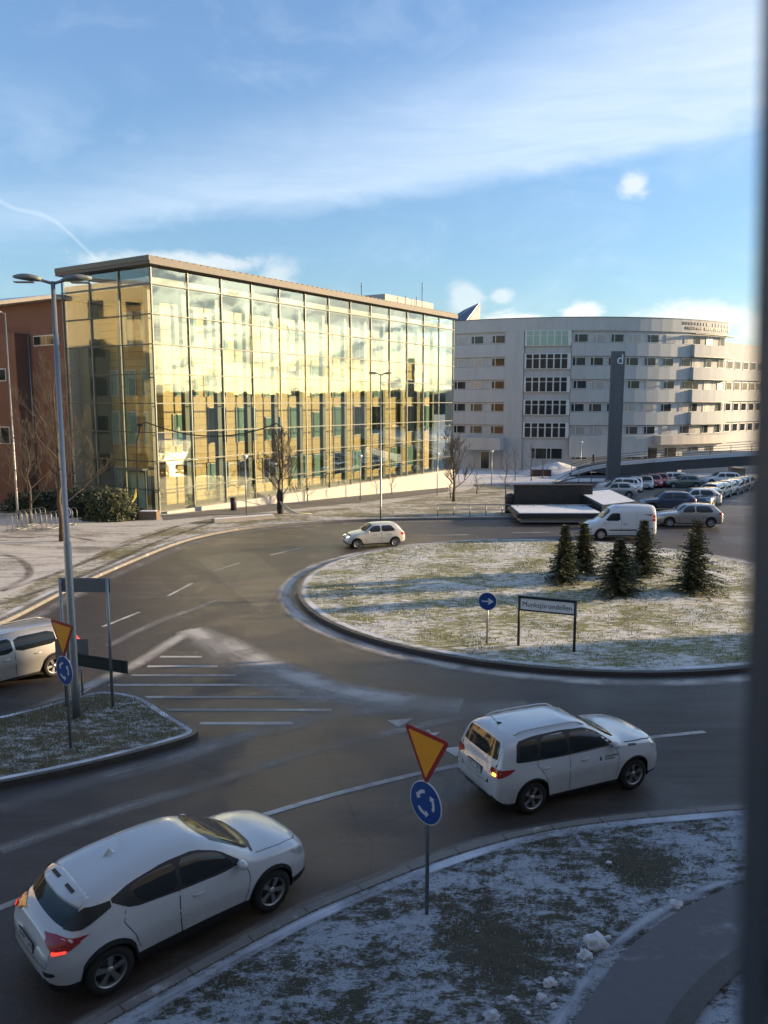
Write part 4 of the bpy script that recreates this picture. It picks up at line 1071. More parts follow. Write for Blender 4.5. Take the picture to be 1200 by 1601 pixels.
def car(S, label, loc, rz, paint, cat='car', name='parked_car', group=None, detail=True):
    g = thing(name, label, cat, loc, rz, group)
    bm = car_body(S); bvh = BVHTree.FromBMesh(bm)
    body = bobj('body', bm, [paint, M_BLACK], g)
    pw = pch(S['plan']); ra = S['wr'] + S.get('gap', .055)
    # dark floor pan and wheel wells
    bm = bmesh.new(); x0, x1 = S['axles'][0] - ra, S['axles'][1] + ra
    xr, xf = S['axles']
    bx(xr + ra + .04, xf - ra - .04, -S['W'] + .12, S['W'] - .12, .20, .45, bm)
    bx(-S['L'] / 2 + .12, xr - ra - .04, -S['W'] + .28, S['W'] - .28, .24, .55, bm); bx(xf + ra + .04, S['L'] / 2 - .12, -S['W'] + .28, S['W'] - .28, .24, .55, bm)
    bx(xr - ra - .06, xf + ra + .06, -S['W'] + .34, S['W'] - .34, .26, .8, bm)
    for ax in S['axles']:
        for s in (1, -1):
            rows = []
            for k in range(15):
                a = math.pi * (k / 14) * 1.16 - .25; rr = ra + .012
                rows.append([bm.verts.new((ax + rr * math.cos(a), s * yy, S['wr'] + rr * math.sin(a))) for yy in (S['W'] - .055, S['W'] - .36)])
            for a, b in zip(rows, rows[1:]): bm.faces.new((a[0], b[0], b[1], a[1]))
    bobj('underbody', bm, M_BLACK, g)
    for ax in S['axles']:
        for s in (1, -1): wheel(g, ax, s * (pw(ax) - .03 + S.get('flare', .03) * .4), S['wr'], s, S['rim'])
    for p in S['patches']:
        nm, m_, view, poly, off = p[:5]; both = p[5] if len(p) > 5 else False; par = g
        for s in ((1, -1) if both else (1,)):
            patch(bvh, poly, view, off, nm, m_, par, s, rnd=p[6] if len(p) > 6 else 1)
    for nm, m_, view, pts, wd, both in S.get('lines', ()):
        for s in ((1, -1) if both else (1,)): patch(bvh, line_poly(pts, wd), view, .0022, nm, m_, body, s, rnd=0, step=.12)
    # mirrors and handles
    mx, mz = S['mirror']
    for s in (1, -1):
        l, nn, _, _ = bvh.ray_cast(Vector((mx, s * 3, mz)), Vector((0, -s, 0)))
        if l is None: continue
        bm = bmesh.new(); bmesh.ops.create_uvsphere(bm, u_segments=14, v_segments=8, radius=1)
        for v in bm.verts: v.co = Vector((l.x - .0 + v.co.x * .075, l.y + s * .11 + v.co.y * .105, l.z + .03 + v.co.z * .07))
        o = bobj('wing_mirror', bm, paint, g, True)
        bm = bmesh.new(); box(bm, (l.x, l.y + s * .02, l.z - .02), (.06, .09, .03)); bobj('mirror_arm', bm, M_BLACK, o)
        for hx in S['handles']:
            hz = S.get('hz', .86); l2, _, _, _ = bvh.ray_cast(Vector((hx, s * 3, hz)), Vector((0, -s, 0)))
            if l2 is None: continue
            bm = bmesh.new(); tube(bm, [(hx - .09, l2.y, hz), (hx - .06, l2.y + s * .025, hz), (hx + .06, l2.y + s * .025, hz + .004), (hx + .09, l2.y, hz)], .013, 6)
            bobj('door_handle', bm, paint, g)
    # number plates
    for (pl, z, wd, sg) in S.get('plates', ()):
        l, nn, _, _ = bvh.ray_cast(Vector((sg * 6, 0, z)), Vector((-sg, 0, 0)))
        bm = bmesh.new(); box(bm, (l.x + sg * .010, 0, z), (.018, wd + .03, .145)); o = bobj('number_plate', bm, M_BLACK, g)
        bm = bmesh.new(); box(bm, (l.x + sg * .021, 0, z), (.004, wd, .115)); bobj('plate_face', bm, M_PLATE, o)
        if pl: text('plate_letters', pl, .125, M_INK, o, Matrix.Translation((l.x + sg * .024, 0, z)) @ Matrix.Rotation(R(90 * sg), 4, 'Z') @ Matrix.Rotation(R(90), 4, 'X'), .001)
    return g, bvh
def rect(a0, a1, b0, b1): return [(a0, b0), (a1, b0), (a1, b1), (a0, b1)]
def mirr(h): return h + [(-u, v) for u, v in h[::-1]]

# --- white coupe-like crossover in the foreground
CH = dict(L=4.36, W=.90, wr=.345, gap=.05, axles=(-1.39, 1.25), sill=.27, tumble=.42, flare=.045, clad=2, bump=.50, rim='five',
    top=[(-2.13, .80), (-2.10, .93), (-2.02, 1.0), (-1.93, 1.035), (-1.74, 1.20), (-1.66, 1.30), (-1.61, 1.375), (-1.5, 1.405), (-1.3, 1.445), (-.9, 1.505), (-.3, 1.545), (.05, 1.53), (.40, 1.42), (.75, 1.24), (1.05, 1.08), (1.5, 1.02), (1.85, .93), (2.05, .82), (2.13, .68)],
    belt=[(-2.13, .76), (-2.0, .90), (-1.6, .99), (-1.0, 1.02), (-.2, .98), (.6, .94), (1.1, .92), (1.8, .84), (2.13, .6)],
    plan=[(-2.13, .70), (-2.05, .78), (-1.85, .85), (-1.4, .89), (-.9, .875), (0, .87), (.9, .885), (1.3, .885), (1.7, .84), (1.95, .74), (2.07, .62), (2.13, .50)],
    mirror=(.68, 1.02), handles=(-.02,), hz=.87, plates=(('WPT 249', .735, .50, -1), ('WPT 249', .45, .50, 1)))
CH['patches'] = [
    ('side_glass', M_BLACK, 'side', [(.76, 1.03), (.42, 1.28), (.05, 1.41), (-.45, 1.42), (-1.0, 1.36), (-1.33, 1.27), (-1.02, 1.08), (-.3, 1.02), (.4, .99)], .004, True),
    ('front_side_window', M_CGLASS, 'side', [(.62, 1.05), (.40, 1.27), (.04, 1.375), (-.22, 1.385), (-.28, 1.05), (.3, 1.03)], .006, True),
    ('rear_side_window', M_CGLASS, 'side', [(-.34, 1.05), (-.30, 1.385), (-.72, 1.37), (-1.02, 1.32), (-.86, 1.09)], .006, True),
    ('windscreen', M_CGLASS, 'top', [(1.06, 0), (1.05, .35), (.98, .62), (.40, .52), (.28, .3), (.26, 0), (.28, -.3), (.40, -.52), (.98, -.62), (1.05, -.35)], .005),
    ('rear_window', M_RGLASS, 'rear', mirr([(.56, 1.04), (.68, 1.07), (.63, 1.18), (.52, 1.33), (.2, 1.345)]), .006),
    ('rear_side_trim', M_BLACK, 'side', [(-1.30, 1.27), (-1.62, 1.27), (-1.80, 1.10), (-1.88, 1.035), (-1.70, 1.07), (-1.3, 1.20)], .014, True, 0),
    ('tail_light', M_RED, 'side', [(-1.66, .985), (-1.62, 1.00), (-2.03, .99), (-2.10, .90), (-2.07, .83), (-1.98, .84), (-1.9, .90)], .012, True),
    ('tail_light', M_RED, 'rear', [(.50, .985), (.74, .975), (.84, .95), (.82, .86), (.66, .84), (.64, .92), (.54, .94)], .010, True),
    ('tail_light_glow', M_REDL, 'rear', [(.68, .87), (.80, .89), (.81, .85), (.70, .83)], .018, True),
    ('headlight', M_CLEAR, 'side', [(1.62, .87), (1.95, .78), (2.08, .70), (2.04, .66), (1.85, .70), (1.7, .79)], .006, True),
    ('grille', M_BLACK, 'front', mirr([(.45, .62), (.40, .70), (.1, .71)]), .004), ('lower_grille', M_BLACK, 'front', mirr([(.55, .34), (.5, .46), (.1, .48)]), .004),
    ('rear_fog_slot', M_BLACK, 'rear', [(.52, .56), (.74, .60), (.76, .55), (.58, .50)], .004, True),
    ('cowl_grille', M_BLACK, 'top', mirr([(1.11, .1), (1.08, .45)])[:0] or [(1.13, 0), (1.11, .4), (1.02, .68), (.98, .66), (1.04, .4), (1.07, 0), (1.04, -.4), (.98, -.66), (1.02, -.68), (1.11, -.4)], .004, False, 0),
]
CH['lines'] = [('door_seam', M_BLACK, 'side', [(.78, 1.0), (.84, .8), (.80, .55), (.72, .38)], .006, True), ('door_seam', M_BLACK, 'side', [(-.31, 1.02), (-.33, .7), (-.30, .40)], .008, True),
    ('door_seam', M_BLACK, 'side', [(-1.12, 1.09), (-1.16, .95), (-1.02, .72), (-.95, .5)], .006, True),
    ('hatch_seam', M_BLACK, 'rear', [(.62, .98), (.66, .78), (.62, .62), (0, .60), (-.62, .62), (-.66, .78), (-.62, .98)], .006, False),
    ('bonnet_seam', M_BLACK, 'top', [(1.05, .72), (1.5, .70), (1.85, .60), (2.0, .4)], .006, True), ('sill_trim', M_BLACK, 'side', [(.78, .36), (-.9, .36)], .045, True)]
h = math.atan2(1.77, 1.94); cx, cy = -3.32 + .07 * math.cos(h), 11.38 + .07 * math.sin(h)
chr_, bv = car(CH, 'white coupe styled crossover car with a black rear window, driving in the foreground', (cx, cy, 0), h, M_WHITE, name='crossover_car')
bm = bmesh.new()           # roof spoiler, antenna fin
rows = []
for i in range(13):
    y = -.60 + 1.20 * i / 12; e = abs(y) / .60; xb = -1.80 + .13 * e ** 3
    zs_ = [bv.ray_cast(Vector((x_, y * .97, 5)), Vector((0, 0, -1)))[0].z for x_ in (-1.50, -1.58)]
    rows.append([bm.verts.new(v) for v in ((-1.50, y * .98, zs_[0] - .002), (-1.58, y * .99, zs_[1] + .003), (xb, y, zs_[1] - .055), (xb - .006, y, zs_[1] - .08), (-1.62, y * .99, zs_[1] - .07))])
for a, b in zip(rows, rows[1:]):
    for j in range(5): bm.faces.new((a[j], b[j], b[(j + 1) % 5], a[(j + 1) % 5])).smooth = j == 0
bm.faces.new(rows[0]); bm.faces.new(rows[-1][::-1]); bmesh.ops.recalc_face_normals(bm, faces=bm.faces[:])
sp_ = bobj('spoiler', bm, M_WHITE, chr_)
bm = bmesh.new()
for s in (1, -1): l_ = bv.ray_cast(Vector((-1.56, s * .24, 5)), Vector((0, 0, -1)))[0]; box(bm, (-1.65, s * .24, l_.z - .018), (.05, .24, .014), Matrix.Rotation(R(-15), 3, 'Y'))
bobj('spoiler_slots', bm, M_BLACK, sp_)
bm = bmesh.new(); bmesh.ops.create_cone(bm, segments=8, radius1=.06, radius2=.008, depth=.09, cap_ends=True)
for v in bm.verts: v.co = Vector((v.co.x * 1.6 - .98, v.co.y * .4, v.co.z + 1.535))
bobj('antenna_fin', bm, M_WHITE, chr_)

def rail(g, bv, s, y, xa, xb, m_):
    pts = []
    for k in range(11):
        x = xa + (xb - xa) * k / 10; l, _, _, _ = bv.ray_cast(Vector((x, s * y, 5)), Vector((0, 0, -1))); pts.append((x, s * y, l.z + (.045 if 0 < k < 10 else .0)))
    bobj('roof_rail', tube(bmesh.new(), pts, .017, 7), m_, g)
# --- white boxy SUV ahead
VI = dict(L=4.175, W=.885, wr=.335, gap=.055, axles=(-1.28, 1.22), sill=.27, tumble=.26, flare=.03, clad=1, bump=.47, rim='five',
    top=[(-2.05, .90), (-2.03, 1.02), (-1.98, 1.13), (-1.90, 1.36), (-1.82, 1.52), (-1.66, 1.575), (-1.0, 1.605), (-.3, 1.60), (.05, 1.55), (.35, 1.43), (.70, 1.24), (.95, 1.13), (1.4, 1.09), (1.8, 1.01), (1.98, .90), (2.06, .74)],
    belt=[(-2.05, .86), (-1.9, 1.0), (-1.0, 1.03), (0, 1.01), (.9, .99), (1.6, .93), (2.06, .66)],
    plan=[(-2.05, .77), (-1.97, .83), (-1.7, .87), (-1.2, .88), (0, .875), (1.2, .875), (1.6, .85), (1.88, .76), (2.0, .66), (2.06, .58)],
    mirror=(.66, 1.07), handles=(-.05, -.98), hz=.91, plates=(('WDJ 587', .82, .50, -1), ('WDJ 587', .5, .50, 1)))
VI['patches'] = [
    ('side_trim', M_BLACK, 'side', [(.74, 1.07), (.33, 1.36), (.05, 1.47), (-.5, 1.505), (-1.2, 1.50), (-1.58, 1.45), (-1.66, 1.12), (-1.58, 1.09), (-.5, 1.06)], .003, True),
    ('front_side_window', M_CGLASS, 'side', [(.58, 1.10), (.30, 1.335), (.04, 1.43), (-.36, 1.455), (-.40, 1.085)], .006, True),
    ('rear_side_window', M_CGLASS, 'side', [(-.46, 1.085), (-.43, 1.46), (-1.02, 1.465), (-1.12, 1.11)], .006, True),
    ('quarter_window', M_CGLASS, 'side', [(-1.19, 1.12), (-1.11, 1.46), (-1.50, 1.42), (-1.58, 1.15)], .006, True),
    ('windscreen', M_CGLASS, 'top', [(.93, 0), (.90, .4), (.82, .63), (.28, .57), (.20, .3), (.18, 0), (.20, -.3), (.28, -.57), (.82, -.63), (.90, -.4)], .005),
    ('rear_window', M_CGLASS, 'rear', mirr([(.60, 1.13), (.62, 1.18), (.56, 1.44), (.3, 1.47)]), .006),
    ('tail_light', M_RED, 'rear', [(.50, .93), (.54, 1.00), (.80, 1.00), (.84, .93), (.80, .84), (.62, .84)], .007, True),
    ('tail_light', M_RED, 'side', [(-1.66, 1.0), (-1.98, 1.0), (-2.02, .92), (-1.98, .86), (-1.82, .91)], .008, True),
    ('headlight', M_CLEAR, 'side', [(1.60, .98), (1.86, .93), (1.97, .84), (1.92, .78), (1.7, .86)], .006, True),
    ('grille', M_BLACK, 'front', mirr([(.40, .70), (.42, .80), (.1, .80)]), .004),
    ('bonnet_vent', M_BLACK, 'side', [(1.05, 1.015), (1.25, 1.0), (1.25, .965), (1.05, .98)], .004, True),
]
VI['lines'] = [('door_seam', M_BLACK, 'side', [(.72, 1.06), (.80, .8), (.74, .38)], .005, True), ('door_seam', M_BLACK, 'side', [(-.41, 1.07), (-.42, .7), (-.40, .36)], .005, True),
    ('door_seam', M_BLACK, 'side', [(-1.17, 1.10), (-1.18, .98), (-1.0, .75), (-.93, .5)], .005, True), ('hatch_seam', M_BLACK, 'rear', [(.64, 1.5), (.66, 1.02), (.50, .92), (.50, .66), (-.50, .66), (-.50, .92), (-.66, 1.02), (-.64, 1.5)], .005, False),
    ('bonnet_seam', M_BLACK, 'side', [(1.0, 1.045), (1.5, 1.01), (1.85, .945)], .005, True), ('wiper', M_BLACK, 'rear', [(-.05, 1.14), (.35, 1.20)], .015, False),
    ('window_sill_strip', M_ALLOY, 'side', [(.72, 1.055), (-.3, 1.05), (-1.1, 1.075)], .008, True), ('crest', M_SBLUE, 'side', [(.34, .88), (.34, .80)], .022, True),
    ('door_lettering', M_BACK, 'side', [(.38, .90), (.78, .90)], .008, False)]
VI['lines'] = VI['lines'][:-1]
h = math.atan2(1.04, 2.35); n_ = (-math.sin(h), math.cos(h)); cx, cy = 4.03 + n_[0] * .82 + .03, 15.17 + n_[1] * .82
vit, bv = car(VI, 'white boxy SUV with roof rails and a lit amber indicator, entering the roundabout', (cx, cy, 0), h, M_WHITE, name='suv_car')
patch(bv, rect(-.72, -.60, .855, .915), 'rear', .011, 'indicator_glow', M_AMBER, vit)
for s in (1, -1):
    rail(vit, bv, s, .53, -1.55, .12, M_WHITE)
bm = bmesh.new(); tube(bm, [(-1.55, .0, 1.58), (-1.75, 0, 1.78)], .006, 5); tube(bm, [(-1.5, 0, 1.575), (-1.58, 0, 1.60)], .03, 6); bobj('antenna', bm, M_BLACK, vit)
for sgn, xx in ((-1, .62),):
    for i, (s_, zz) in enumerate((('JÖNKÖPINGS', .865), ('KOMMUN', .815))):
        l, _, _, _ = bv.ray_cast(Vector((xx, sgn * 3, zz)), Vector((0, -sgn, 0)))
        text('door_lettering', s_, .055, M_INK, vit, Matrix.Translation((xx + (.0 if i == 0 else -.05), l.y + sgn * .006, zz)) @ Matrix.Rotation(R(90), 4, 'X'), .001)

# --- silver hatchback, white van, estate, grey hatchback
def simple(L, W, Hh, axles, wr, hood=.92, cowl=.70, nose=.62, roof0=.0, roof1=-1.3, tail=.9, rw=.32, beltz=.92, rim='multi', glasses=2, plate=None, n=64, tumble=.30):
    a = L / 2
    S = dict(L=L, W=W, wr=wr, axles=axles, sill=.24, tumble=tumble, flare=.015, rim=rim, clad=1, bump=.40, n=n, gap=.05,
        top=[(-a + .03, tail - .06), (-a + .05, tail), (-a + .13, tail + .10), (-a + .13 + rw * .6, Hh - .18), (-a + .16 + rw, Hh - .045), (roof1, Hh - .015), ((roof0 + roof1) / 2, Hh), (roof0, Hh - .03), (roof0 + (cowl - roof0) * .55, (Hh + hood + .04) / 2 + .03), (cowl, hood + .05), (cowl + .35, hood + .01), (a - .35, hood - .10), (a - .12, hood - .20), (a - .03, nose)],
        belt=[(-a, tail - .12), (-a + .3, beltz + .02), (0, beltz), (cowl, beltz - .03), (a - .4, hood - .18), (a, nose - .1)],
        plan=[(-a + .03, W - .16), (-a + .12, W - .08), (-a + .4, W - .02), (axles[0], W - .005), (0, W - .01), (axles[1], W - .01), (a - .35, W - .09), (a - .12, W - .22), (a - .03, W - .34)],
        mirror=(cowl - .22, beltz + .04), handles=(-.05, -.95) if glasses != 1 else (.1,), hz=beltz - .12, plates=((plate, .62, .48, -1), (plate, .40, .48, 1)))
    zt = Hh - .13; z0 = beltz + .035; xr = -a + .34 + rw * .35
    P = [('windscreen', M_CGLASS, 'top', [(cowl - .02, 0), (cowl - .06, W * .45), (cowl - .12, W * .72), (roof0 + .14, W * .63), (roof0 + .06, 0), (roof0 + .14, -W * .63), (cowl - .12, -W * .72), (cowl - .06, -W * .45)], .005),
         ('rear_window', M_CGLASS, 'rear', mirr([(W * .66, tail + .12), (W * .60, Hh - .15), (.2, Hh - .13)]), .006),
         ('tail_light', M_RED, 'rear', rect(W * .70, W - .07, tail - .16, tail + .04), .007, True), ('tail_light', M_RED, 'side', rect(-a + .12, -a + .30, tail - .15, tail + .03), .007, True),
         ('headlight', M_CLEAR, 'front', rect(W * .50, W - .20, nose + .00, nose + .10), .007, True), ('headlight', M_CLEAR, 'side', rect(a - .34, a - .15, nose + .01, nose + .13), .007, True),
         ('grille', M_BLACK, 'front', rect(-W * .42, W * .42, nose - .02, nose + .05), .005), ('lower_grille', M_BLACK, 'front', rect(-W * .5, W * .5, .34, .44), .005)]
    if glasses:
        m_ = -.28
        P += [('side_window', M_CGLASS, 'side', [(cowl - .20, z0), (roof0 + .20, zt - .09), (roof0 - .05, zt), (m_ + .03, zt + .005), (m_, z0)], .006, True)]
        if glasses > 1: P += [('side_window', M_CGLASS, 'side', [(m_ - .07, z0), (m_ - .05, zt + .005), (xr + .42, zt), (xr + .15 if glasses == 2 else xr + .36, z0 + .02)], .006, True)]
        if glasses > 2: P += [('side_window', M_CGLASS, 'side', [(xr + .30, z0 + .02), (xr + .36, zt), (xr + .10, zt - .05), (xr - .05, z0 + .04)], .006, True)]
    S['patches'] = P
    S['lines'] = [('door_seam', M_BLACK, 'side', [(cowl - .10, z0), (cowl - .06, .6), (cowl - .12, .34)], .006, True), ('door_seam', M_BLACK, 'side', [(-.31, z0), (-.32, .34)], .006, True)]
    return S
# small pale hatchback on the far side of the roundabout, coming towards the left
A_, B_ = at(572, 860), at(622, 856)
SM = simple(3.70, .78, 1.43, (-1.16, 1.18), .28, hood=.90, cowl=.72, nose=.60, roof0=.08, roof1=-1.0, tail=.86, rw=.42, plate='', rim='cap')
hd = R(180 + 17)
micra, bv = car(SM, 'small pale silver hatchback with headlamps on, on the far side of the roundabout', (-.62, 43.95, 0), hd, M_CREAM, name='hatchback_car')
for s in (1, -1): patch(bv, rect(.40, .56, .63, .72), 'front', .012, 'headlight_glow', M_LAMPON, micra, s)
micra.scale = (.93, .93, .93)
# white panel van
VA = simple(4.15, .86, 2.02, (-1.25, 1.20), .31, hood=1.06, cowl=1.15, nose=.66, roof0=.35, roof1=-1.6, tail=1.05, rw=.12, beltz=1.02, glasses=0, rim='cap', plate='', tumble=.12)
VA['top'] = [(-2.05, 1.5), (-2.03, 1.80), (-1.98, 1.93), (-1.7, 1.99), (-.6, 2.02), (.2, 1.98), (.55, 1.82), (.85, 1.55), (1.15, 1.22), (1.35, 1.10), (1.65, 1.03), (1.9, .90), (2.0, .78), (2.05, .62)]
VA['patches'] = [p for p in VA['patches'] if p[0] not in ('rear_window', 'windscreen', 'tail_light')] + [
    ('windscreen', M_CGLASS, 'top', [(1.17, 0), (1.12, .4), (1.02, .62), (.66, .60), (.60, 0), (.66, -.60), (1.02, -.62), (1.12, -.4)], .006),
    ('side_window', M_CGLASS, 'side', [(.98, 1.13), (.68, 1.48), (.55, 1.56), (.12, 1.57), (.10, 1.12)], .006, True), ('rub_strip', M_BLACK, 'side', rect(-.9, .75, .55, .62), .006, True),
    ('tail_light', M_RED, 'rear', rect(.72, .80, 1.1, 1.5), .007, True), ('door_logo', plain('blue grey decal', (.32, .38, .45), .5), 'side', rect(-.32, -.05, .86, 1.0), .006, True), ('rear_window', M_CGLASS, 'rear', rect(-.55, .55, 1.25, 1.65), .006)]
VA['lines'] = [('door_seam', M_BLACK, 'side', [(1.0, 1.1), (.98, .6), (.9, .4)], .006, True), ('door_seam', M_BLACK, 'side', [(.05, 1.65), (.03, .4)], .006, True), ('door_seam', M_BLACK, 'side', [(-.85, 1.75), (-.85, .45)], .006, True)]
VA['handles'] = (.18,); VA['hz'] = .92
c = at(962, 845)
car(VA, 'white high roofed panel van driving behind the spruces', (13.85, 46.6, 0), R(180), M_WHITE, cat='van', name='panel_van')
# grey hatchback leaving the car park
GO = simple(4.2, .88, 1.47, (-1.28, 1.30), .31, hood=.94, cowl=.78, nose=.64, roof0=.1, roof1=-1.1, tail=.95, rw=.45, plate='')
car(GO, 'grey beige hatchback waiting behind the white van', (19.7, 51.3, 0), R(176), m_carpaint('beige grey car paint', (.38, .36, .33), .4), name='hatchback_car')
# silver estate leaving the picture at the left
ES = simple(4.75, .91, 1.50, (-1.42, 1.40), .33, hood=.98, cowl=.95, nose=.66, roof0=.25, roof1=-1.7, tail=1.0, rw=.35, beltz=.96, rim='five', glasses=3, plate='', n=84)
est, bv = car(ES, 'silver estate car with roof rails leaving along the left edge', (-11.25, 22.0, 0), R(229), M_SILVER, name='estate_car')
for s in (1, -1):
    rail(est, bv, s, .54, -1.85, .15, M_STEEL)

# --- parked cars beyond: one builder, several bodies, each copy with its own paint
LO = simple(4.3, .88, 1.46, (-1.28, 1.32), .31, hood=.93, cowl=.80, nose=.62, roof0=.1, roof1=-1.1, tail=.95, rw=.5, plate='', n=40)
LE = simple(4.6, .90, 1.48, (-1.38, 1.36), .32, hood=.95, cowl=.90, nose=.64, roof0=.2, roof1=-1.6, tail=.98, rw=.35, glasses=3, plate='', n=40)
def recolour(root, m_):
    for ch in root.children:
        if ch.type == 'MESH' and ch.name.split('.')[0] in ('body', 'wing_mirror', 'door_handle') and ch.material_slots:
            ch.material_slots[0].link = 'OBJECT'; ch.material_slots[0].material = m_
PC = {'white': m_carpaint('white parked paint', (.70, .70, .70)), 'silver': m_carpaint('silver parked paint', (.45, .45, .44), .5), 'red': m_carpaint('red parked paint', (.45, .02, .03)), 'grey': m_carpaint('grey parked paint', (.16, .17, .18), .5),
      'black': m_carpaint('black parked paint', (.02, .02, .022)), 'blue': m_carpaint('dark blue parked paint', (.03, .05, .10), .3), 'green': m_carpaint('grey green parked paint', (.13, .17, .15), .4)}
protoH = protoE = None
park = [('H', 958, 777, 178, 'silver', 'silver hatchback parked side-on below the pylon'), ('E', 966, 768, 172, 'white', 'white estate parked just behind the silver hatchback'),
        ('E', 992, 768, 250, 'white', 'white car parked to the right of the white estate below the pylon'), ('H', 1009, 764, 252, 'silver', 'silver car parked nearest to the red cars'), 
        ('H', 1022, 761, 255, 'red', 'bright red car parked in the back row'), ('H', 1033, 759, 255, 'red', 'red car parked against the white minibus shaped car'), ('E', 1043, 757, 182, 'white', 'white estate at the far end of the back row'),
        ('H', 1082, 790, 178, 'white', 'white roofed car at the near left end of the right row'), ('H', 1104, 790, 235, 'grey', 'dark grey car second from the near end of the right row'), ('H', 1040, 797, 178, 'blue', 'dark car half hidden behind the white van'),
        ('E', 1110, 781, 235, 'white', 'white estate third in the right row'), ('H', 1122, 778, 235, 'silver', 'silver car fourth in the right row'), ('H', 1132, 774, 235, 'white', 'white hatchback fifth in the right row'),
        ('E', 1143, 772, 235, 'grey', 'grey estate sixth in the right row'), ('H', 1153, 768, 235, 'black', 'black car seventh in the right row'), ('H', 1162, 765, 235, 'white', 'white car at the far end of the right row'),
        ('H', 1066, 762, 180, 'green', 'grey green car alone under the bridge'), ('E', 1125, 757, 180, 'white', 'white estate standing under the dark bridge deck')]
for kind, px, py, rz, colr, lab in park:
    p = at(px, py)
    if kind == 'H':
        if protoH is None: protoH, _ = car(LO, lab, (p.x, p.y, p.z), R(rz), PC[colr], group='cars in the car park'); o = protoH
        else: o = dup(protoH, (p.x, p.y, p.z), R(rz), lab)
    else:
        if protoE is None: protoE, _ = car(LE, lab, (p.x, p.y, p.z), R(rz), PC[colr], group='cars in the car park'); o = protoE
        else: o = dup(protoE, (p.x, p.y, p.z), R(rz), lab)
    recolour(o, PC[colr])

# ================================================================== SIGNS AND LAMPS
def disc(bm, r_, y0, y1, c=(0, 0), seg=40, mi=0):
    a = [bm.verts.new((c[0] + r_ * math.cos(2 * math.pi * k / seg), y0, c[1] + r_ * math.sin(2 * math.pi * k / seg))) for k in range(seg)]
    b = [bm.verts.new((v.co.x, y1, v.co.z)) for v in a]
    for f in [bm.faces.new(a), bm.faces.new(b[::-1])] + [bm.faces.new((a[k], b[k], b[(k + 1) % seg], a[(k + 1) % seg])) for k in range(seg)]: f.material_index = mi
def rtri(s, rr):                                  # point-down triangle with rounded corners, centred
    R0 = s / math.sqrt(3); pts = []
    for k, a in enumerate((30, 150, 270)):
        cx, cz = (R0 - 2 * rr) * math.cos(R(a)), (R0 - 2 * rr) * math.sin(R(a))
        for q in range(7):
            b = R(a - 60 + 20 * q); pts.append((cx + rr * math.cos(b), cz + rr * math.sin(b)))
    return pts
def plate_xz(bm, pts, y0, y1):
    a = [bm.verts.new((x, y0, z)) for x, z in pts]; b = [bm.verts.new((x, y1, z)) for x, z in pts]; n = len(pts)
    bm.faces.new(a); bm.faces.new(b[::-1])
    for k in range(n): bm.faces.new((a[k], b[k], b[(k + 1) % n], a[(k + 1) % n]))
def arrow_ring(bm, y, rad, a0, a1, wd):           # one curved arrow, counter-clockwise
    inn, outp = [], []
    for k in range(9):
        a = a0 + (a1 - a0) * k / 8; inn.append(((rad - wd) * math.cos(a), (rad - wd) * math.sin(a))); outp.append(((rad + wd) * math.cos(a), (rad + wd) * math.sin(a)))
    tip = (rad * math.cos(a1 + .42) * 1.0, rad * math.sin(a1 + .42))
    head = [((rad + wd * 2.4) * math.cos(a1), (rad + wd * 2.4) * math.sin(a1)), tip, ((rad - wd * 2.4) * math.cos(a1), (rad - wd * 2.4) * math.sin(a1))]
    plate_xz(bm, outp + head + inn[::-1], y, y + .002)
def giveway(loc, rz, label, grp='give way signs with a roundabout sign below'):
    g = thing('give_way_sign', label, 'road sign', loc, rz, grp)
    bobj('pole', tube(bmesh.new(), [(0, 0, -.05), (0, 0, 3.0)], .03, 12), M_STEEL, g)
    bm = bmesh.new(); plate_xz(bm, rtri(.98, .05), -.045, -.033); t_ = bobj('triangle', bm, M_SRED, g); t_.location.z = 2.70
    bm = bmesh.new(); plate_xz(bm, rtri(.765, .012), -.052, -.047); o = bobj('triangle_face', bm, M_SYEL, t_)
    bm = bmesh.new(); disc(bm, .34, -.045, -.033); d = bobj('disc', bm, M_SWHITE, g); d.location.z = 1.86
    bm = bmesh.new(); disc(bm, .322, -.050, -.0455); bobj('disc_face', bm, M_SBLUE, d)
    bm = bmesh.new()
    for k in range(3): arrow_ring(bm, -.0535, .175, R(-25 + 120 * k), R(32 + 120 * k), .026)
    bobj('arrows', bm, M_SWHITE, d)
    bm = bmesh.new()
    for z in (1.7, 2.0, 2.5, 2.85): box(bm, (0, -.015, z), (.11, .05, .03))
    bobj('clamps', bm, M_STEEL, g)
    return g
p = at(667, 1430, .12)
gw = giveway((p.x, p.y, .12), R(-49), 'nearest give way sign, on the frosted verge between the two white cars')
p = at(110, 1170, .13)
giveway((p.x, p.y, .13), R(-38), 'give way sign on the small splitter island in front of the lamp mast')
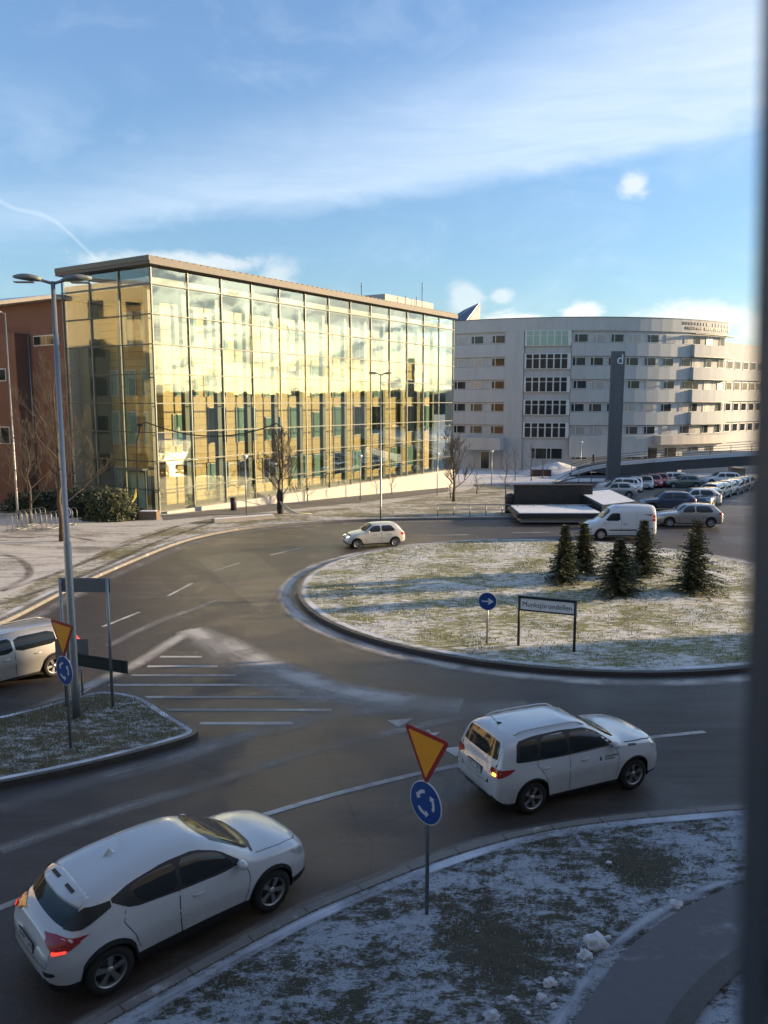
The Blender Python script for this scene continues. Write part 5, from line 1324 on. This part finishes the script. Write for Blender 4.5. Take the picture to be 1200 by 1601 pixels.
# tuft of grass at the foot
def arrow_sign():
    p = at(761, 1004, .2)
    g = thing('arrow_sign', 'blue round sign with a white arrow on the roundabout lawn', 'road sign', (p.x, p.y, .16), R(-14))
    bobj('pole', tube(bmesh.new(), [(0, 0, -.05), (0, 0, 1.55)], .03, 10), M_STEEL, g)
    bm = bmesh.new(); disc(bm, .30, -.045, -.033); d = bobj('disc', bm, M_SWHITE, g); d.location.z = 1.42
    bm = bmesh.new(); disc(bm, .283, -.050, -.0455); bobj('disc_face', bm, M_SBLUE, d)
    bm = bmesh.new(); plate_xz(bm, [(-.19, .022), (.05, .022), (.0, .10), (.05, .10), (.20, 0), (.05, -.10), (.0, -.10), (.05, -.022), (-.19, -.022)][::-1], -.054, -.051); bobj('arrow', bm, M_SWHITE, d)
arrow_sign()
def street_sign():
    a, b = at(810, 1008, .16), at(897, 1018, .16); d = b - a; L = math.hypot(d.x, d.y)
    g = thing('street_name_sign', 'black framed street name board on two posts, white with Munksjörondellen', 'street sign', (a.x, a.y, .15), math.atan2(d.y, d.x))
    for x in (0, L): bobj('post', tube(bmesh.new(), [(x, 0, -.05), (x, 0, 1.62)], .045, 10), M_DSTEEL, g)
    bm = bmesh.new(); bx(-.045, L + .045, -.04, .04, 1.58, 1.66, bm); bx(.04, L - .04, -.03, .03, 1.17, 1.215, bm); bobj('frame_bar', bm, M_DSTEEL, g)
    o = bobj('board', bx(.046, L - .046, -.02, .02, 1.216, 1.579), plain('bright sign white', (.85, .86, .86), .5), g)
    tx = text('lettering', 'Munksjörondellen', .235, M_INK, o, Matrix.Translation((L / 2, -.023, 1.385)) @ Matrix.Rotation(R(90), 4, 'X'), .001)
    w_ = tx.dimensions.x or 1.6; k = (L - .22) / max(.1, max(v.co.x for v in tx.data.vertices) - min(v.co.x for v in tx.data.vertices))
    for v in tx.data.vertices: v.co.x = L / 2 + (v.co.x - L / 2) * k
street_sign()
def direction_signs():
    a, b = at(104, 1030, 0), at(176, 1105, .13)
    b = Vector((b.x, b.y, 0)); a = Vector((atY(104, 1098, b.y + .05).x, b.y + .05, 0)); d = b - a; L = math.hypot(d.x, d.y)
    g = thing('direction_sign', 'back of a grey direction board on two posts beside the lamp mast', 'direction sign', (a.x, a.y, 0), math.atan2(d.y, d.x))
    for x in (0, L): bobj('post', tube(bmesh.new(), [(x, 0, -.05), (x, 0, atY(137, 906, b.y).z)], .04, 10), M_STEEL, g)
    zt_, zb_ = atY(137, 905, b.y).z, atY(137, 927, b.y).z; bobj('upper_board', bx(-.06, L + .06, .045, .09, zb_, zt_), M_BACK, g)
    p = at(160, 1105, .13)
    b0, b1 = atY(115, 1036, 20.6), atY(198, 1037, 19.9)
    L2 = (b1 - b0).length; g2 = thing('lower_sign_board', 'dark back of a long narrow sign board fixed behind the lamp mast', 'direction sign', (b0.x, b0.y, 0), math.atan2(b1.y - b0.y, b1.x - b0.x))
    z = (b0.z + b1.z) / 2
    bobj('board', bx(0, L2, -.02, .02, z - .17, z + .17), plain('dark sign back', (.028, .036, .034), .5), g2)
    bm = bmesh.new(); bx(0, L2, -.03, -.021, z + .12, z + .15, bm); bx(0, L2, -.03, -.021, z - .15, z - .12, bm); bobj('stiffeners', bm, M_DSTEEL, g2)
    bobj('fixing_post', tube(bmesh.new(), [(.15, .1, .1), (.15, .1, z + .1)], .03, 8), M_STEEL, g2)
    c0, c1 = atY(86, 1013, 20.9), atY(138, 1013, 20.9)
    g3 = thing('square_sign_back', 'pale grey back of a square sign between the mast and the give way sign', 'road sign', (c0.x, c0.y, .13), math.atan2(c1.y - c0.y, c1.x - c0.x))
    L3 = (c1 - c0).length; bobj('plate', bx(0, L3, -.01, .01, c0.z - .13 - .35, c0.z - .13 + .25), M_BACK, g3); bobj('pole', tube(bmesh.new(), [(L3 / 2, .05, 0), (L3 / 2, .05, c0.z + .1)], .03, 8), M_STEEL, g3)
direction_signs()

def lamp_head(bm, x0, x1, z):                      # cobra style head along x
    n_ = 8; rows = []
    s = 1 if x1 > x0 else -1
    for k in range(n_ + 1):
        q = k / n_; x = x0 + (x1 - x0) * q; w_ = .05 + .14 * math.sin(math.pi * min(1, q * .75 + .18)) ; hh = .03 + .07 * math.sin(math.pi * min(1, q * .8 + .15))
        rows.append([bm.verts.new((x, w_ * a, z + b * hh + .05 * q)) for a, b in ((-1, 0), (-.7, 1), (.7, 1), (1, 0), (.7, -.35), (-.7, -.35))])
    for a, b in zip(rows, rows[1:]):
        for j in range(6): bm.faces.new((a[j], b[j], b[(j + 1) % 6], a[(j + 1) % 6])).smooth = True
    bm.faces.new(rows[0]); bm.faces.new(rows[-1][::-1]); bmesh.ops.recalc_face_normals(bm, faces=bm.faces[:])
p = at(120, 1122, .13)
def mast(px_, loc, h, r0, label, rz=0, heads=2, arm=.45, grp=None):
    g = thing('street_lamp', label, 'street lamp', loc, rz, grp)
    bobj('pole', tube(bmesh.new(), [(0, 0, -.05), (0, 0, .9), (0, 0, .92), (0, 0, h * .42), (0, 0, h * .42 + .03), (0, 0, h)], [r0, r0, r0 * .93, r0 * .88, r0 * .66, r0 * .5], 16), M_STEEL, g)
    for s in ((-1, 1) if heads == 2 else (1,)):
        bobj('arm', tube(bmesh.new(), [(0, 0, h - .05), (s * arm, 0, h + .04)], .035, 8), M_STEEL, g)
        bm = bmesh.new(); lamp_head(bm, s * arm * .8, s * (arm * .8 + .62), h + .03); hd_ = bobj('lamp_head', bm, M_BACK, g)
        bm = bmesh.new(); bx(min(s * (arm + .1), s * (arm + .55)), max(s * (arm + .1), s * (arm + .55)), -.09, .09, h - .035, h - .012, bm); bobj('lens', bm, M_CLEAR, hd_)
    return g
top = atY(88, 440, p.y).z
mast(0, (p.x, p.y, .13), top - .13, .10, 'tall grey double headed lamp mast on the splitter island', R(4), 2, .32)
p = at(595, 811, .12); mast(0, (p.x, p.y, .12), atY(592, 588, p.y).z, .07, 'slim dark lamp mast behind the small pale hatchback', R(10), 2, .25)
p = at(28, 812, .12); mast(0, (p.x, p.y, .12), atY(10, 492, p.y).z, .08, 'lamp mast in front of the brick wall at the left edge', R(180), 1, .3)
# small park lamps
def park_lamp(px, py, ptop, label):
    p = at(px, py, .12); h = atY(px, ptop, p.y).z - p.z
    g = thing('park_lamp', label, 'lamp post', (p.x, p.y, p.z), 0, 'low park lamps')
    bobj('pole', tube(bmesh.new(), [(0, 0, 0), (0, 0, h - .3)], .045, 8), M_STEEL, g)
    bm = bmesh.new(); lathe(bm, [(.05, h - .3), (.12, h - .25), (.20, h - .12), (.22, h - .05), (.05, h)], 14, 'Z'); bobj('lamp_shade', bm, M_SWHITE, g)
park_lamp(385, 810, 711, 'park lamp left of the leaning bare tree, on the snowy strip'); park_lamp(563, 782, 711, 'park lamp before the pale base wall, left of the slim mast')
park_lamp(683, 775, 708, 'park lamp near the far end of the pale base wall'); park_lamp(768, 757, 704, 'park lamp in front of the white entrance porch'); park_lamp(907, 742, 690, 'park lamp by the snowy ramp')
# small blue sign behind the mast
p = at(99, 842, .12); g = thing('pedestrian_sign', 'small blue round path sign partly behind the lamp mast', 'road sign', (p.x, p.y, .12))
bobj('pole', tube(bmesh.new(), [(.18, 0, 0), (.18, 0, 2.2)], .03, 8), M_STEEL, g)
bm = bmesh.new(); disc(bm, .34, -.05, -.035, (.18, 1.55)); bobj('rim', bm, M_SWHITE, g); bm = bmesh.new(); disc(bm, .31, -.056, -.051, (.18, 1.55)); bobj('face', bm, plain('bright sign blue', (.05, .16, .55), .4), g)

# ================================================================== TREES AND PLANTS
def bare_tree(loc, h, spread, label, seed, trunk_r=.12, n1=16, depth=3, name='bare_tree', cat='tree', grp='bare winter trees', tall=.55, tw=1.0):
    rnd = random.Random(seed); g = thing(name, label, cat, loc, 0, grp)
    tb, cb = bmesh.new(), bmesh.new(); pts = [Vector((0, 0, -.1))]; n = 8
    for k in range(1, n + 1): pts.append(Vector((rnd.uniform(-.05, .05) * k * .5, rnd.uniform(-.05, .05) * k * .5, h * .92 * k / n)))
    rad = [trunk_r * (1.25 if k == 0 else 1) * (1 - .9 * k / n) + .008 for k in range(n + 1)]
    tube(tb, pts, rad, 9); 
    def br(p, d, L, r_, dep):
        q = [p]; dd = d.copy()
        for k in range(4):
            dd = (dd + Vector((rnd.uniform(-.22, .22), rnd.uniform(-.22, .22), rnd.uniform(-.05, .22)))).normalized(); q.append(q[-1] + dd * L / 4)
        tube(cb, q, [r_, r_ * .8, r_ * .6, r_ * .45, r_ * .25], 5 if dep < 2 else 3, False)
        if dep < depth:
            for k in range(5 if dep < 2 else 4):
                i = rnd.choice((1, 2, 3, 4)); a = rnd.uniform(0, 6.28); o = Vector((math.cos(a), math.sin(a), .5)).normalized()
                br(q[i], (dd * .9 + o * .8).normalized(), L * rnd.uniform(.42, .62), max(.0045 * tw, r_ * .5), dep + 1)
    for k in range(n1):
        q = .22 + (1 - .22) * (k / n1) ** .9; z = h * .9 * q; a = k * 2.4 + rnd.uniform(-.4, .4); i = min(n - 1, int(q * n)); p = pts[i].lerp(pts[i + 1], q * n - i)
        p = Vector((p.x, p.y, z)) if z < h * .9 else p
        L = spread * (1.05 - .7 * q) * rnd.uniform(.8, 1.15); up = .45 + .8 * q
        br(p, Vector((math.cos(a), math.sin(a), up)).normalized(), L, trunk_r * .38 * (1.05 - q) + .008, 0 if depth > 2 else 1)
    bobj('trunk', tb, M_BARK, g); bobj('crown', cb, M_TWIG, g)
    return g
p = at(97, 846, .12); bare_tree(p, atY(97, 560, p.y).z, 3.4, 'largest bare tree, in front of the brick wall behind the lamp mast', 2, .15, 22, 3, tw=1.4)
p = at(20, 832, .12); bare_tree((p.x - .2, p.y + 3, .12), 6.8, 2.8, 'bushy bare tree at the left edge before the brick building', 5, .09, 18, 3, tw=1.4)
p = at(438, 803, .12); bare_tree(p, atY(438, 668, p.y).z, 2.1, 'bare tree wrapped in black at the foot, holding the cable', 8, .13, 20, 3, tw=2.5)
p = at(709, 784, .12); bare_tree(p, atY(709, 676, p.y).z + .3, 2.3, 'bare tree standing where the glass and curved blocks meet', 11, .13, 18, 3, tw=2.6)
for i, (px, py, pt, s, lab) in enumerate(((480, 783, 745, .9, 'small bare sapling right of the wrapped tree, by the base wall'), (517, 778, 742, .9, 'small bare sapling second from the left along the base wall'),
        (612, 772, 735, .9, 'small bare sapling just right of the slim lamp mast'), (622, 766, 732, .8, 'thin bare sapling near the middle of the base wall'), (704, 779, 745, .7, 'tiny shoot beside the tree where the blocks meet'),
        (745, 772, 738, .8, 'low bare sapling on the lawn left of the porch lamp'), (790, 776, 700, 1.1, 'bare sapling just left of the dark bin'), (830, 752, 690, 1.5, 'bare tree in front of the glazed bay'), (805, 752, 700, 1.2, 'bare tree left of the glazed bay, above the timber screen'),
        (848, 748, 700, 1.1, 'bare tree right of the glazed bay tree'), (1018, 748, 705, .9, 'dark leafless tree behind the parked red cars'))):
    p = at(px, py, .12); bare_tree(p, atY(px, pt, p.y).z - p.z, s * 1.1, lab, 20 + i, .05, 10, 2, 'bare_sapling', 'sapling', 'bare saplings', tw=3)
def bush(loc, rx, ry, h, label, seed, n, cols, name='shrub', lf=.09):
    rnd = random.Random(seed); g = thing(name, label, 'shrub', loc, 0)
    bm = bmesh.new()
    for i in range(n):
        a = rnd.uniform(0, 6.28); e = math.asin(rnd.uniform(-.1, 1)); rr = rnd.uniform(.55, 1) * (1 + .25 * noise.noise((math.cos(a) * 2 + seed, math.sin(a) * 2, e * 2)))
        c = Vector((rx * rr * math.cos(a) * math.cos(e), ry * rr * math.sin(a) * math.cos(e), h * rr * max(0, math.sin(e)) + .05))
        u = Vector((rnd.uniform(-1, 1), rnd.uniform(-1, 1), rnd.uniform(-1, 1))).normalized(); v = u.orthogonal().normalized(); s = rnd.uniform(.6, 1.2) * lf
        f = bm.faces.new([bm.verts.new(c + q) for q in (u * s * 1.5, v * s * .6, -u * s * 1.5, -v * s * .6)]); f.material_index = rnd.randrange(len(cols))
    bobj('foliage', bm, cols, g)
    bm = bmesh.new()
    for i in range(9):
        a = rnd.uniform(0, 6.28); tube(bm, [(0, 0, -.05), (rx * .4 * math.cos(a), ry * .4 * math.sin(a), h * .45), (rx * .75 * math.cos(a), ry * .75 * math.sin(a), h * .75)], [.03, .02, .008], 5)
    bobj('stems', bm, M_BARK, g)
E1 = plain('evergreen leaf', (.045, .065, .028), .5); E2 = plain('olive leaf', (.09, .095, .035), .5); E3 = plain('dark leaf', (.025, .035, .018), .6)
p = at(168, 815, .12); bush((p.x, p.y + .6, .12), 2.0, 1.2, 2.1, 'evergreen shrub with olive leaves beside the glass entrance', 3, 5200, [E1, E2, E2, E3])
p = at(125, 812, .12); bush((p.x, p.y + 1.8, .12), 2.4, 1.2, 1.9, 'dark shrub left of the olive one against the brick wall', 4, 4200, [E3, E1, E3])
p = at(60, 808, .12); bush((p.x, p.y + 3.0, .12), 4.4, 1.2, 1.6, 'low dark hedge behind the bicycle racks', 6, 5200, [E3, E1, E3], 'hedge')

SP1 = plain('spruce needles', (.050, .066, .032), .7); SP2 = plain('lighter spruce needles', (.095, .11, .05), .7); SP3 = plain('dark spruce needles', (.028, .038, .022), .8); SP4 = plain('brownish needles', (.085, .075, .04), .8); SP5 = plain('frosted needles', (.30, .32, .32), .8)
def spruce(px, py, h, wd, label, seed):
    rnd = random.Random(seed); p = at(px, py, .2); g = thing('spruce', label, 'spruce tree', (p.x, p.y, .2), rnd.uniform(0, 6), 'young spruces on the roundabout')
    bobj('trunk', tube(bmesh.new(), [(0, 0, -.1), (0.02, 0, h * .5), (0, .02, h)], [.06, .04, .008], 7), M_BARK, g)
    wd *= 1.18; bm = bmesh.new(); lev = 38
    for k in range(lev):
        q = k / lev; z = .10 + (h - .13) * q ** 1.02; nb = int(12 - 7 * q); rl = wd * (1 - q) ** (.7 + .35 * ((seed * 37) % 10) / 10) * (1 + .22 * math.sin(k * (1.1 + seed * .31) + seed))
        for b in range(nb):
            a = 2 * math.pi * b / nb + k * 1.13 + rnd.uniform(-.2, .2); L = rl * rnd.choice((.55, .8, 1.0, 1.1, 1.3)) * (1 + .25 * math.sin(a * 2 + seed)) + .05; d = Vector((math.cos(a), math.sin(a), .10 + .5 * q)); sd_ = Vector((-math.sin(a), math.cos(a), 0))
            nseg = max(4, int(L / .055))
            for s_ in range(nseg):
                t_ = (s_ + .5) / nseg; c = Vector((0, 0, z)) + d * (L * t_) + Vector((0, 0, -.22 * L * t_ * t_))
                for sg in (-1, 1):
                    ln = (.05 + .13 * (1 - t_)) * (.6 + wd * .6) * rnd.uniform(.7, 1.3); tip = c + sd_ * sg * ln + d * ln * .6 + Vector((0, 0, rnd.uniform(-.07, .03)))
                    wv = d * .022 + Vector((0, 0, rnd.uniform(-.018, .018)))
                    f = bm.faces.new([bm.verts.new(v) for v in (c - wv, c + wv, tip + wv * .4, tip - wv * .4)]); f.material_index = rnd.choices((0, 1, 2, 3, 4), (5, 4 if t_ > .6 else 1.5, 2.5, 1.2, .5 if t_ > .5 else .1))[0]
                if rnd.random() < .5:
                    tip = c + Vector((rnd.uniform(-.03, .03), rnd.uniform(-.03, .03), .05)) + d * .08
                    f = bm.faces.new([bm.verts.new(v) for v in (c - sd_ * .018, c + sd_ * .018, tip)]); f.material_index = 1
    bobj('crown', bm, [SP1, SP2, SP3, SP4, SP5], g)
spruce(881, 911, 2.55, .72, 'leftmost young spruce on the roundabout lawn', 1)
spruce(911, 897, 2.35, .66, 'slim spruce tucked behind the leftmost one', 2)
spruce(966, 929, 2.30, .86, 'broad low spruce nearest the street name board', 3)
spruce(1003, 900, 2.55, .80, 'spruce directly behind the broad low one', 4)
spruce(1084, 925, 3.0, .84, 'tallest spruce, alone at the right', 5)

# ================================================================== SMALL THINGS ON THE PAVEMENT
def rack(px, py, n, label):
    p = at(px, py, .12); g = thing('bicycle_rack', label, 'bicycle rack', (p.x, p.y, .12), R(60), 'bicycle racks by the brick building')
    for i in range(n):
        x = i * .35; bobj('hoop', tube(bmesh.new(), [(x, 0, 0), (x, 0, .95), (x, .1, 1.1), (x, .45, 1.1), (x, .55, .95), (x, .55, 0)], .014, 6), M_STEEL, g)
    bm = bmesh.new(); tube(bm, [(-.1, 0, .08), (n * .35 - .2, 0, .08)], .03, 6); tube(bm, [(-.1, .55, .08), (n * .35 - .2, .55, .08)], .03, 6); bobj('base_rail', bm, M_STEEL, g)
rack(20, 832, 5, 'bicycle rack nearest the left edge of the view'); rack(34, 826, 6, 'bicycle rack between the other two left of the mast'); rack(66, 831, 6, 'bicycle rack just left of the lamp mast'); rack(114, 822, 2, 'short bicycle rack right of the lamp mast')
# arched black pole with cable and yellow hose at the entrance
def arch_pole():
    b = at(215, 809, .12); t0 = atY(214, 690, b.y - .2); t1 = atY(219, 664, b.y - .3); t2 = atY(228, 660, b.y - .3)
    g = thing('arched_pole', 'black arched pole at the glass corner', 'pole', b)
    P = [Vector((0, 0, 0)), Vector((t0.x - b.x - .15, -.1, 2)), t0 - b, t1 - b, t2 - b]
    bobj('shaft', tube(bmesh.new(), P, .05, 8), M_BLACK, g)
    bm = bmesh.new(); box(bm, t1 - b, (.35, .2, .16)); bobj('bracket', bm, M_BLACK, g)
    e = at(438, 803, .12); e2 = atY(432, 662, e.y)
    pts = []
    for k in range(25):
        q = k / 24; v = t2.lerp(e2, q); v.z -= 1.15 * 4 * q * (1 - q) * .8; pts.append(v)
    pts += [atY(440, 668, e.y - .2), atY(441, 700, e.y - .2), atY(441, 790, e.y - .2)]
    o = bobj('hanging_cable', tube(bmesh.new(), pts, .045, 6), M_BLACK); tag(o, 'black cable sagging between the arched pole and the wrapped bare tree', 'cable')
    bm = bmesh.new(); c = at(208, 806, .12); q0 = [atY(x, y, c.y) for x, y in ((176, 802), (190, 799), (204, 790), (211, 778), (213, 766))]
    for r0, r1 in zip(q0, q0[1:]):
        n_ = Vector((.0, .25, 0)); vs = [bm.verts.new(v) for v in (r0 - n_, r0 + n_, r1 + n_, r1 - n_)]; bm.faces.new(vs)
        bm.faces.new([bm.verts.new(v + Vector((0, 0, .10))) for v in (r0 - n_, r1 - n_, r1 + n_, r0 + n_)]); bm.faces.new([bm.verts.new(v) for v in (r0 - n_, r1 - n_, r1 - n_ + Vector((0, 0, .1)), r0 - n_ + Vector((0, 0, .1)))])
    tag(bobj('yellow_chute', bm, plain('yellow plastic', (.55, .48, .08), .5)), 'yellow green plastic chute curving up beside the entrance', 'chute')
    d = at(243, 812, .12); g3 = thing('wooden_planter', 'low wooden planter box at the foot of the glass corner', 'planter', d)
    bobj('box', bx(-1.1, .15, -.3, .5, 0, .55), plain('brown wood', (.16, .11, .07), .8), g3); bobj('soil', bx(-1.0, .05, -.2, .4, .552, .58), M_SNOW, g3)
    t_ = at(438, 803, .12); g4 = thing('tree_wrap', 'black wrapping round the foot of the cable tree', 'wrap', t_)
    bm = bmesh.new(); lathe(bm, [(.2, 0), (.27, .4), (.22, .9), (.28, 1.3), (.16, 1.75)], 12, 'Z'); o = bobj('cloth', bm, M_BLACK, g4)
    bm = bmesh.new()
    for dx in (0, .18, .34): tube(bm, [(dx * .3, -.2, .9), (.35 + dx, -.25, .35), (.9 + dx, -.3, .08), (1.9 + dx, -.3, .04)], .04, 6)
    tag(bobj('pale_hose', bm, plain('pale hose', (.55, .52, .38), .6)), 'pale hoses trailing on the ground from the wrapped tree', 'hose').location = t_
    s0, s1 = atY(441, 705, t_.y), at(468, 787, .12)
    tag(bobj('slanting_bar', tube(bmesh.new(), [s0, s1], .03, 6), M_SWHITE), 'pale stake leaning against the wrapped tree', 'bar')  # thin pale bar slanting from the trunk to the ground
    w_ = at(335, 818, .12); g5 = thing('low_planter_wall', 'long low stone edging around the wrapped tree bed', 'planter', w_)
    bobj('stones', bx(0, 4.2, 0, .5, -.05, .25), M_CONC, g5); bobj('snow_cap', bx(.05, 4.15, .05, .45, .252, .28), M_SNOW, g5); g5.rotation_euler.z = R(30)
    q = at(365, 798, .12); g6 = thing('litter_bin', 'dark litter bin against the pale base wall', 'bin', q)
    bm = bmesh.new(); lathe(bm, [(0, 0), (.22, 0), (.25, .85), (.2, .95), (0, .98)], 14, 'Z'); bobj('body', bm, plain('dark purple plastic', (.06, .04, .07), .5), g6)
    bm = bmesh.new(); lathe(bm, [(.27, .8), (.275, .88), (.22, .97)], 14, 'Z'); bobj('lid', bm, M_BLACK, g6)
arch_pole()
# a walker on the ramp, far away: one continuous body
def person(loc, rz, label):
    g = thing('person', label, 'person', loc, rz)
    J = [(0, 0, .95), (0, 0, 1.18), (0, 0, 1.42), (0, 0, 1.52), (0, .02, 1.64), (.09, 0, .9), (.10, .14, .5), (.10, .10, .06), (.10, .2, .03), (-.09, 0, .9), (-.10, -.08, .5), (-.10, -.25, .10), (-.10, -.16, .04),
         (.19, 0, 1.40), (.25, .02, 1.14), (.25, .12, .92), (-.19, 0, 1.40), (-.25, -.02, 1.14), (-.25, .02, .90)]
    E_ = [(0, 1), (1, 2), (2, 3), (3, 4), (0, 5), (5, 6), (6, 7), (7, 8), (0, 9), (9, 10), (10, 11), (11, 12), (2, 13), (13, 14), (14, 15), (2, 16), (16, 17), (17, 18)]
    Rr = [.15, .15, .15, .06, .10, .10, .075, .05, .045, .10, .075, .05, .045, .08, .06, .045, .08, .06, .045]
    bm = bmesh.new()
    for a, b in E_: tube(bm, [J[a], J[b]], [Rr[a], Rr[b]], 8)
    me = bpy.data.meshes.new('body'); bm.to_mesh(me); bm.free()
    o = link('body', me, plain('dark winter clothes', (.03, .03, .035), .8), g)
    md = o.modifiers.new('join', 'REMESH'); md.mode = 'VOXEL'; md.voxel_size = .02
p = atY(927, 729, 105.0)
person((p.x, p.y, p.z), R(90), 'tiny person in dark clothes walking along the bridge near the pylon')
# dark skips beside the forecourt
p = at(846, 745, .12); g = thing('planter_tub', 'dark low tub on the snowy forecourt', 'planter', p)
bobj('tub', bx(-1.3, 1.3, 0, .8, 0, .8), plain('dark red brown', (.06, .035, .03), .8), g); bobj('rim', bx(-1.35, 1.35, -.05, .85, .802, .86), M_DSTEEL, g)

# ---- block added out of view to shade the foreground road
g = thing('road_shade_block', 'tall plain block added out of view at the right to shade the foreground', 'building', (0, 0, 0))
ex = 47; ey = 24.8 + math.tan(SUN_AZ) * (ex - 4.2)
bobj('wall', bx(ex, ex + 16, -40, ey, -1, 19), M_PLAS, g); bobj('roof', bx(ex - .3, ex + 16.3, -40.3, ey + .05, 19.002, 19.3), M_FASC, g)

g = thing('lot_shade_block', 'low block added out of view to shade the car park', 'building', (0, 0, 0))
bobj('wall', bx(74, 88, 76, 108, -3, 9), M_PLAS, g); bobj('roof', bx(73.7, 88.3, 75.7, 108.3, 9.002, 9.3), M_FASC, g)  # unseen block put here to shade the parked cars
g = thing('bounce_block', 'ochre block added out of view to bounce sunlight onto the glass end', 'building', (0, 0, 0))
bobj('wall', bx(-64, -46, 33, 68, -1, 20), plain('ochre bounce render', (.66, .55, .34), .8), g); bobj('roof', bx(-64.3, -45.7, 32.7, 68.3, 20.002, 20.3), M_FASC, g)  # added reflector: throws warm sunlight onto the short glass front
for fl in range(5):
    bm = bmesh.new()
    for i in range(9): bx(-45.99, -45.94, 35 + i * 3.7, 36.5 + i * 3.7, .8 + fl * 3.9, 2.6 + fl * 3.9, bm)
    bobj('window_row', bm, M_WGLASS, g)  # dark rows break up the gold reflection of the added block
# faint exhaust vapour behind the SUV
def vapour():
    m = bpy.data.materials.new('exhaust vapour'); m.use_nodes = True; t = NT(m.node_tree); m.node_tree.nodes.clear()
    co = t.n('ShaderNodeTexCoord').outputs['Object']; nz = t.noise(co, 2.6, 4, .6, .6); d = t.n('ShaderNodeVectorMath', {0: t.scale(co, (1.0, 1.55, 2.2))}, operation='LENGTH').outputs['Value']
    k = t.math('MULTIPLY', t.ss(d, 1.0, .1), t.ss(nz, .42, .72))
    v = t.n('ShaderNodeVolumePrincipled', {'Color': (.9, .92, .95, 1), 'Density': t.math('MULTIPLY', k, 2.2), 'Anisotropy': .2})
    t.n('ShaderNodeOutputMaterial', {'Volume': v.outputs[0]})
    bm = bmesh.new(); bmesh.ops.create_icosphere(bm, subdivisions=3, radius=1)
    for q in bm.verts: q.co = Vector((q.co.x * 1.0, q.co.y * .64, q.co.z * .45))
    p = at(716, 1262, .0); o = bobj('exhaust_vapour', bm, m, loc=(p.x, p.y, .5)); o.rotation_euler.z = R(24); tag(o, kind='stuff')
vapour()
# ---- the window the photograph was taken through, and its wall
def window():
    W_ = plain('office wall', (.35, .34, .33), .8)
    g = thing('office_building', 'building the view is taken from, with the window opening', 'building', (0, 0, 0))
    yo, yi = .62, .36
    bm = bmesh.new()
    bx(-45, -1.5, yi, yo, 0, 24, bm); bx(.40, 40, yi, yo, 0, 24, bm); bx(-1.499, .399, yi, yo, 0, 7.0, bm); bx(-1.499, .399, yi, yo, 9.2, 24, bm); bobj('outer_wall', bm, W_, g)
    bm = bmesh.new(); bx(-3, 3, -4, .359, 6.4, 6.5, bm); bx(-3, 3, -4, .359, 9.5, 9.6, bm); bx(-3.1, -3.0, -4, .359, 6.4, 9.6, bm); bx(3.0, 3.1, -4, .359, 6.4, 9.6, bm); bx(-3.1, 3.1, -4.1, -4.0, 6.4, 9.6, bm)
    bobj('room_walls', bm, plain('dim room', (.12, .12, .13), .8), g)
    w_ = thing('window', 'blue grey window frame close to the lens along the right edge', 'window', (0, .36, 8.0))
    w_.rotation_euler = (0, R(-2.2), 0)
    m_ = plain('blue grey window frame', (.055, .082, .115), .6)
    bobj('right_jamb', bx(.2105, .38, -.02, .10, -.98, 1.18), m_, w_); bobj('left_jamb', bx(-1.48, -1.40, -.02, .10, -.98, 1.18), m_, w_)
    bobj('head', bx(-1.398, .209, -.02, .10, 1.10, 1.18), m_, w_); bobj('sill', bx(-1.398, .209, -.06, .14, -.98, -.90), m_, w_)
    bobj('gasket', bx(.203, .210, .02, .05, -.89, 1.09), M_BLACK, w_)
    bobj('pane', bx(-1.397, .2025, .03, .042, -.89, 1.09), m_glass('window pane', (.97, .975, .975), .015, 0, .0), w_)
window()
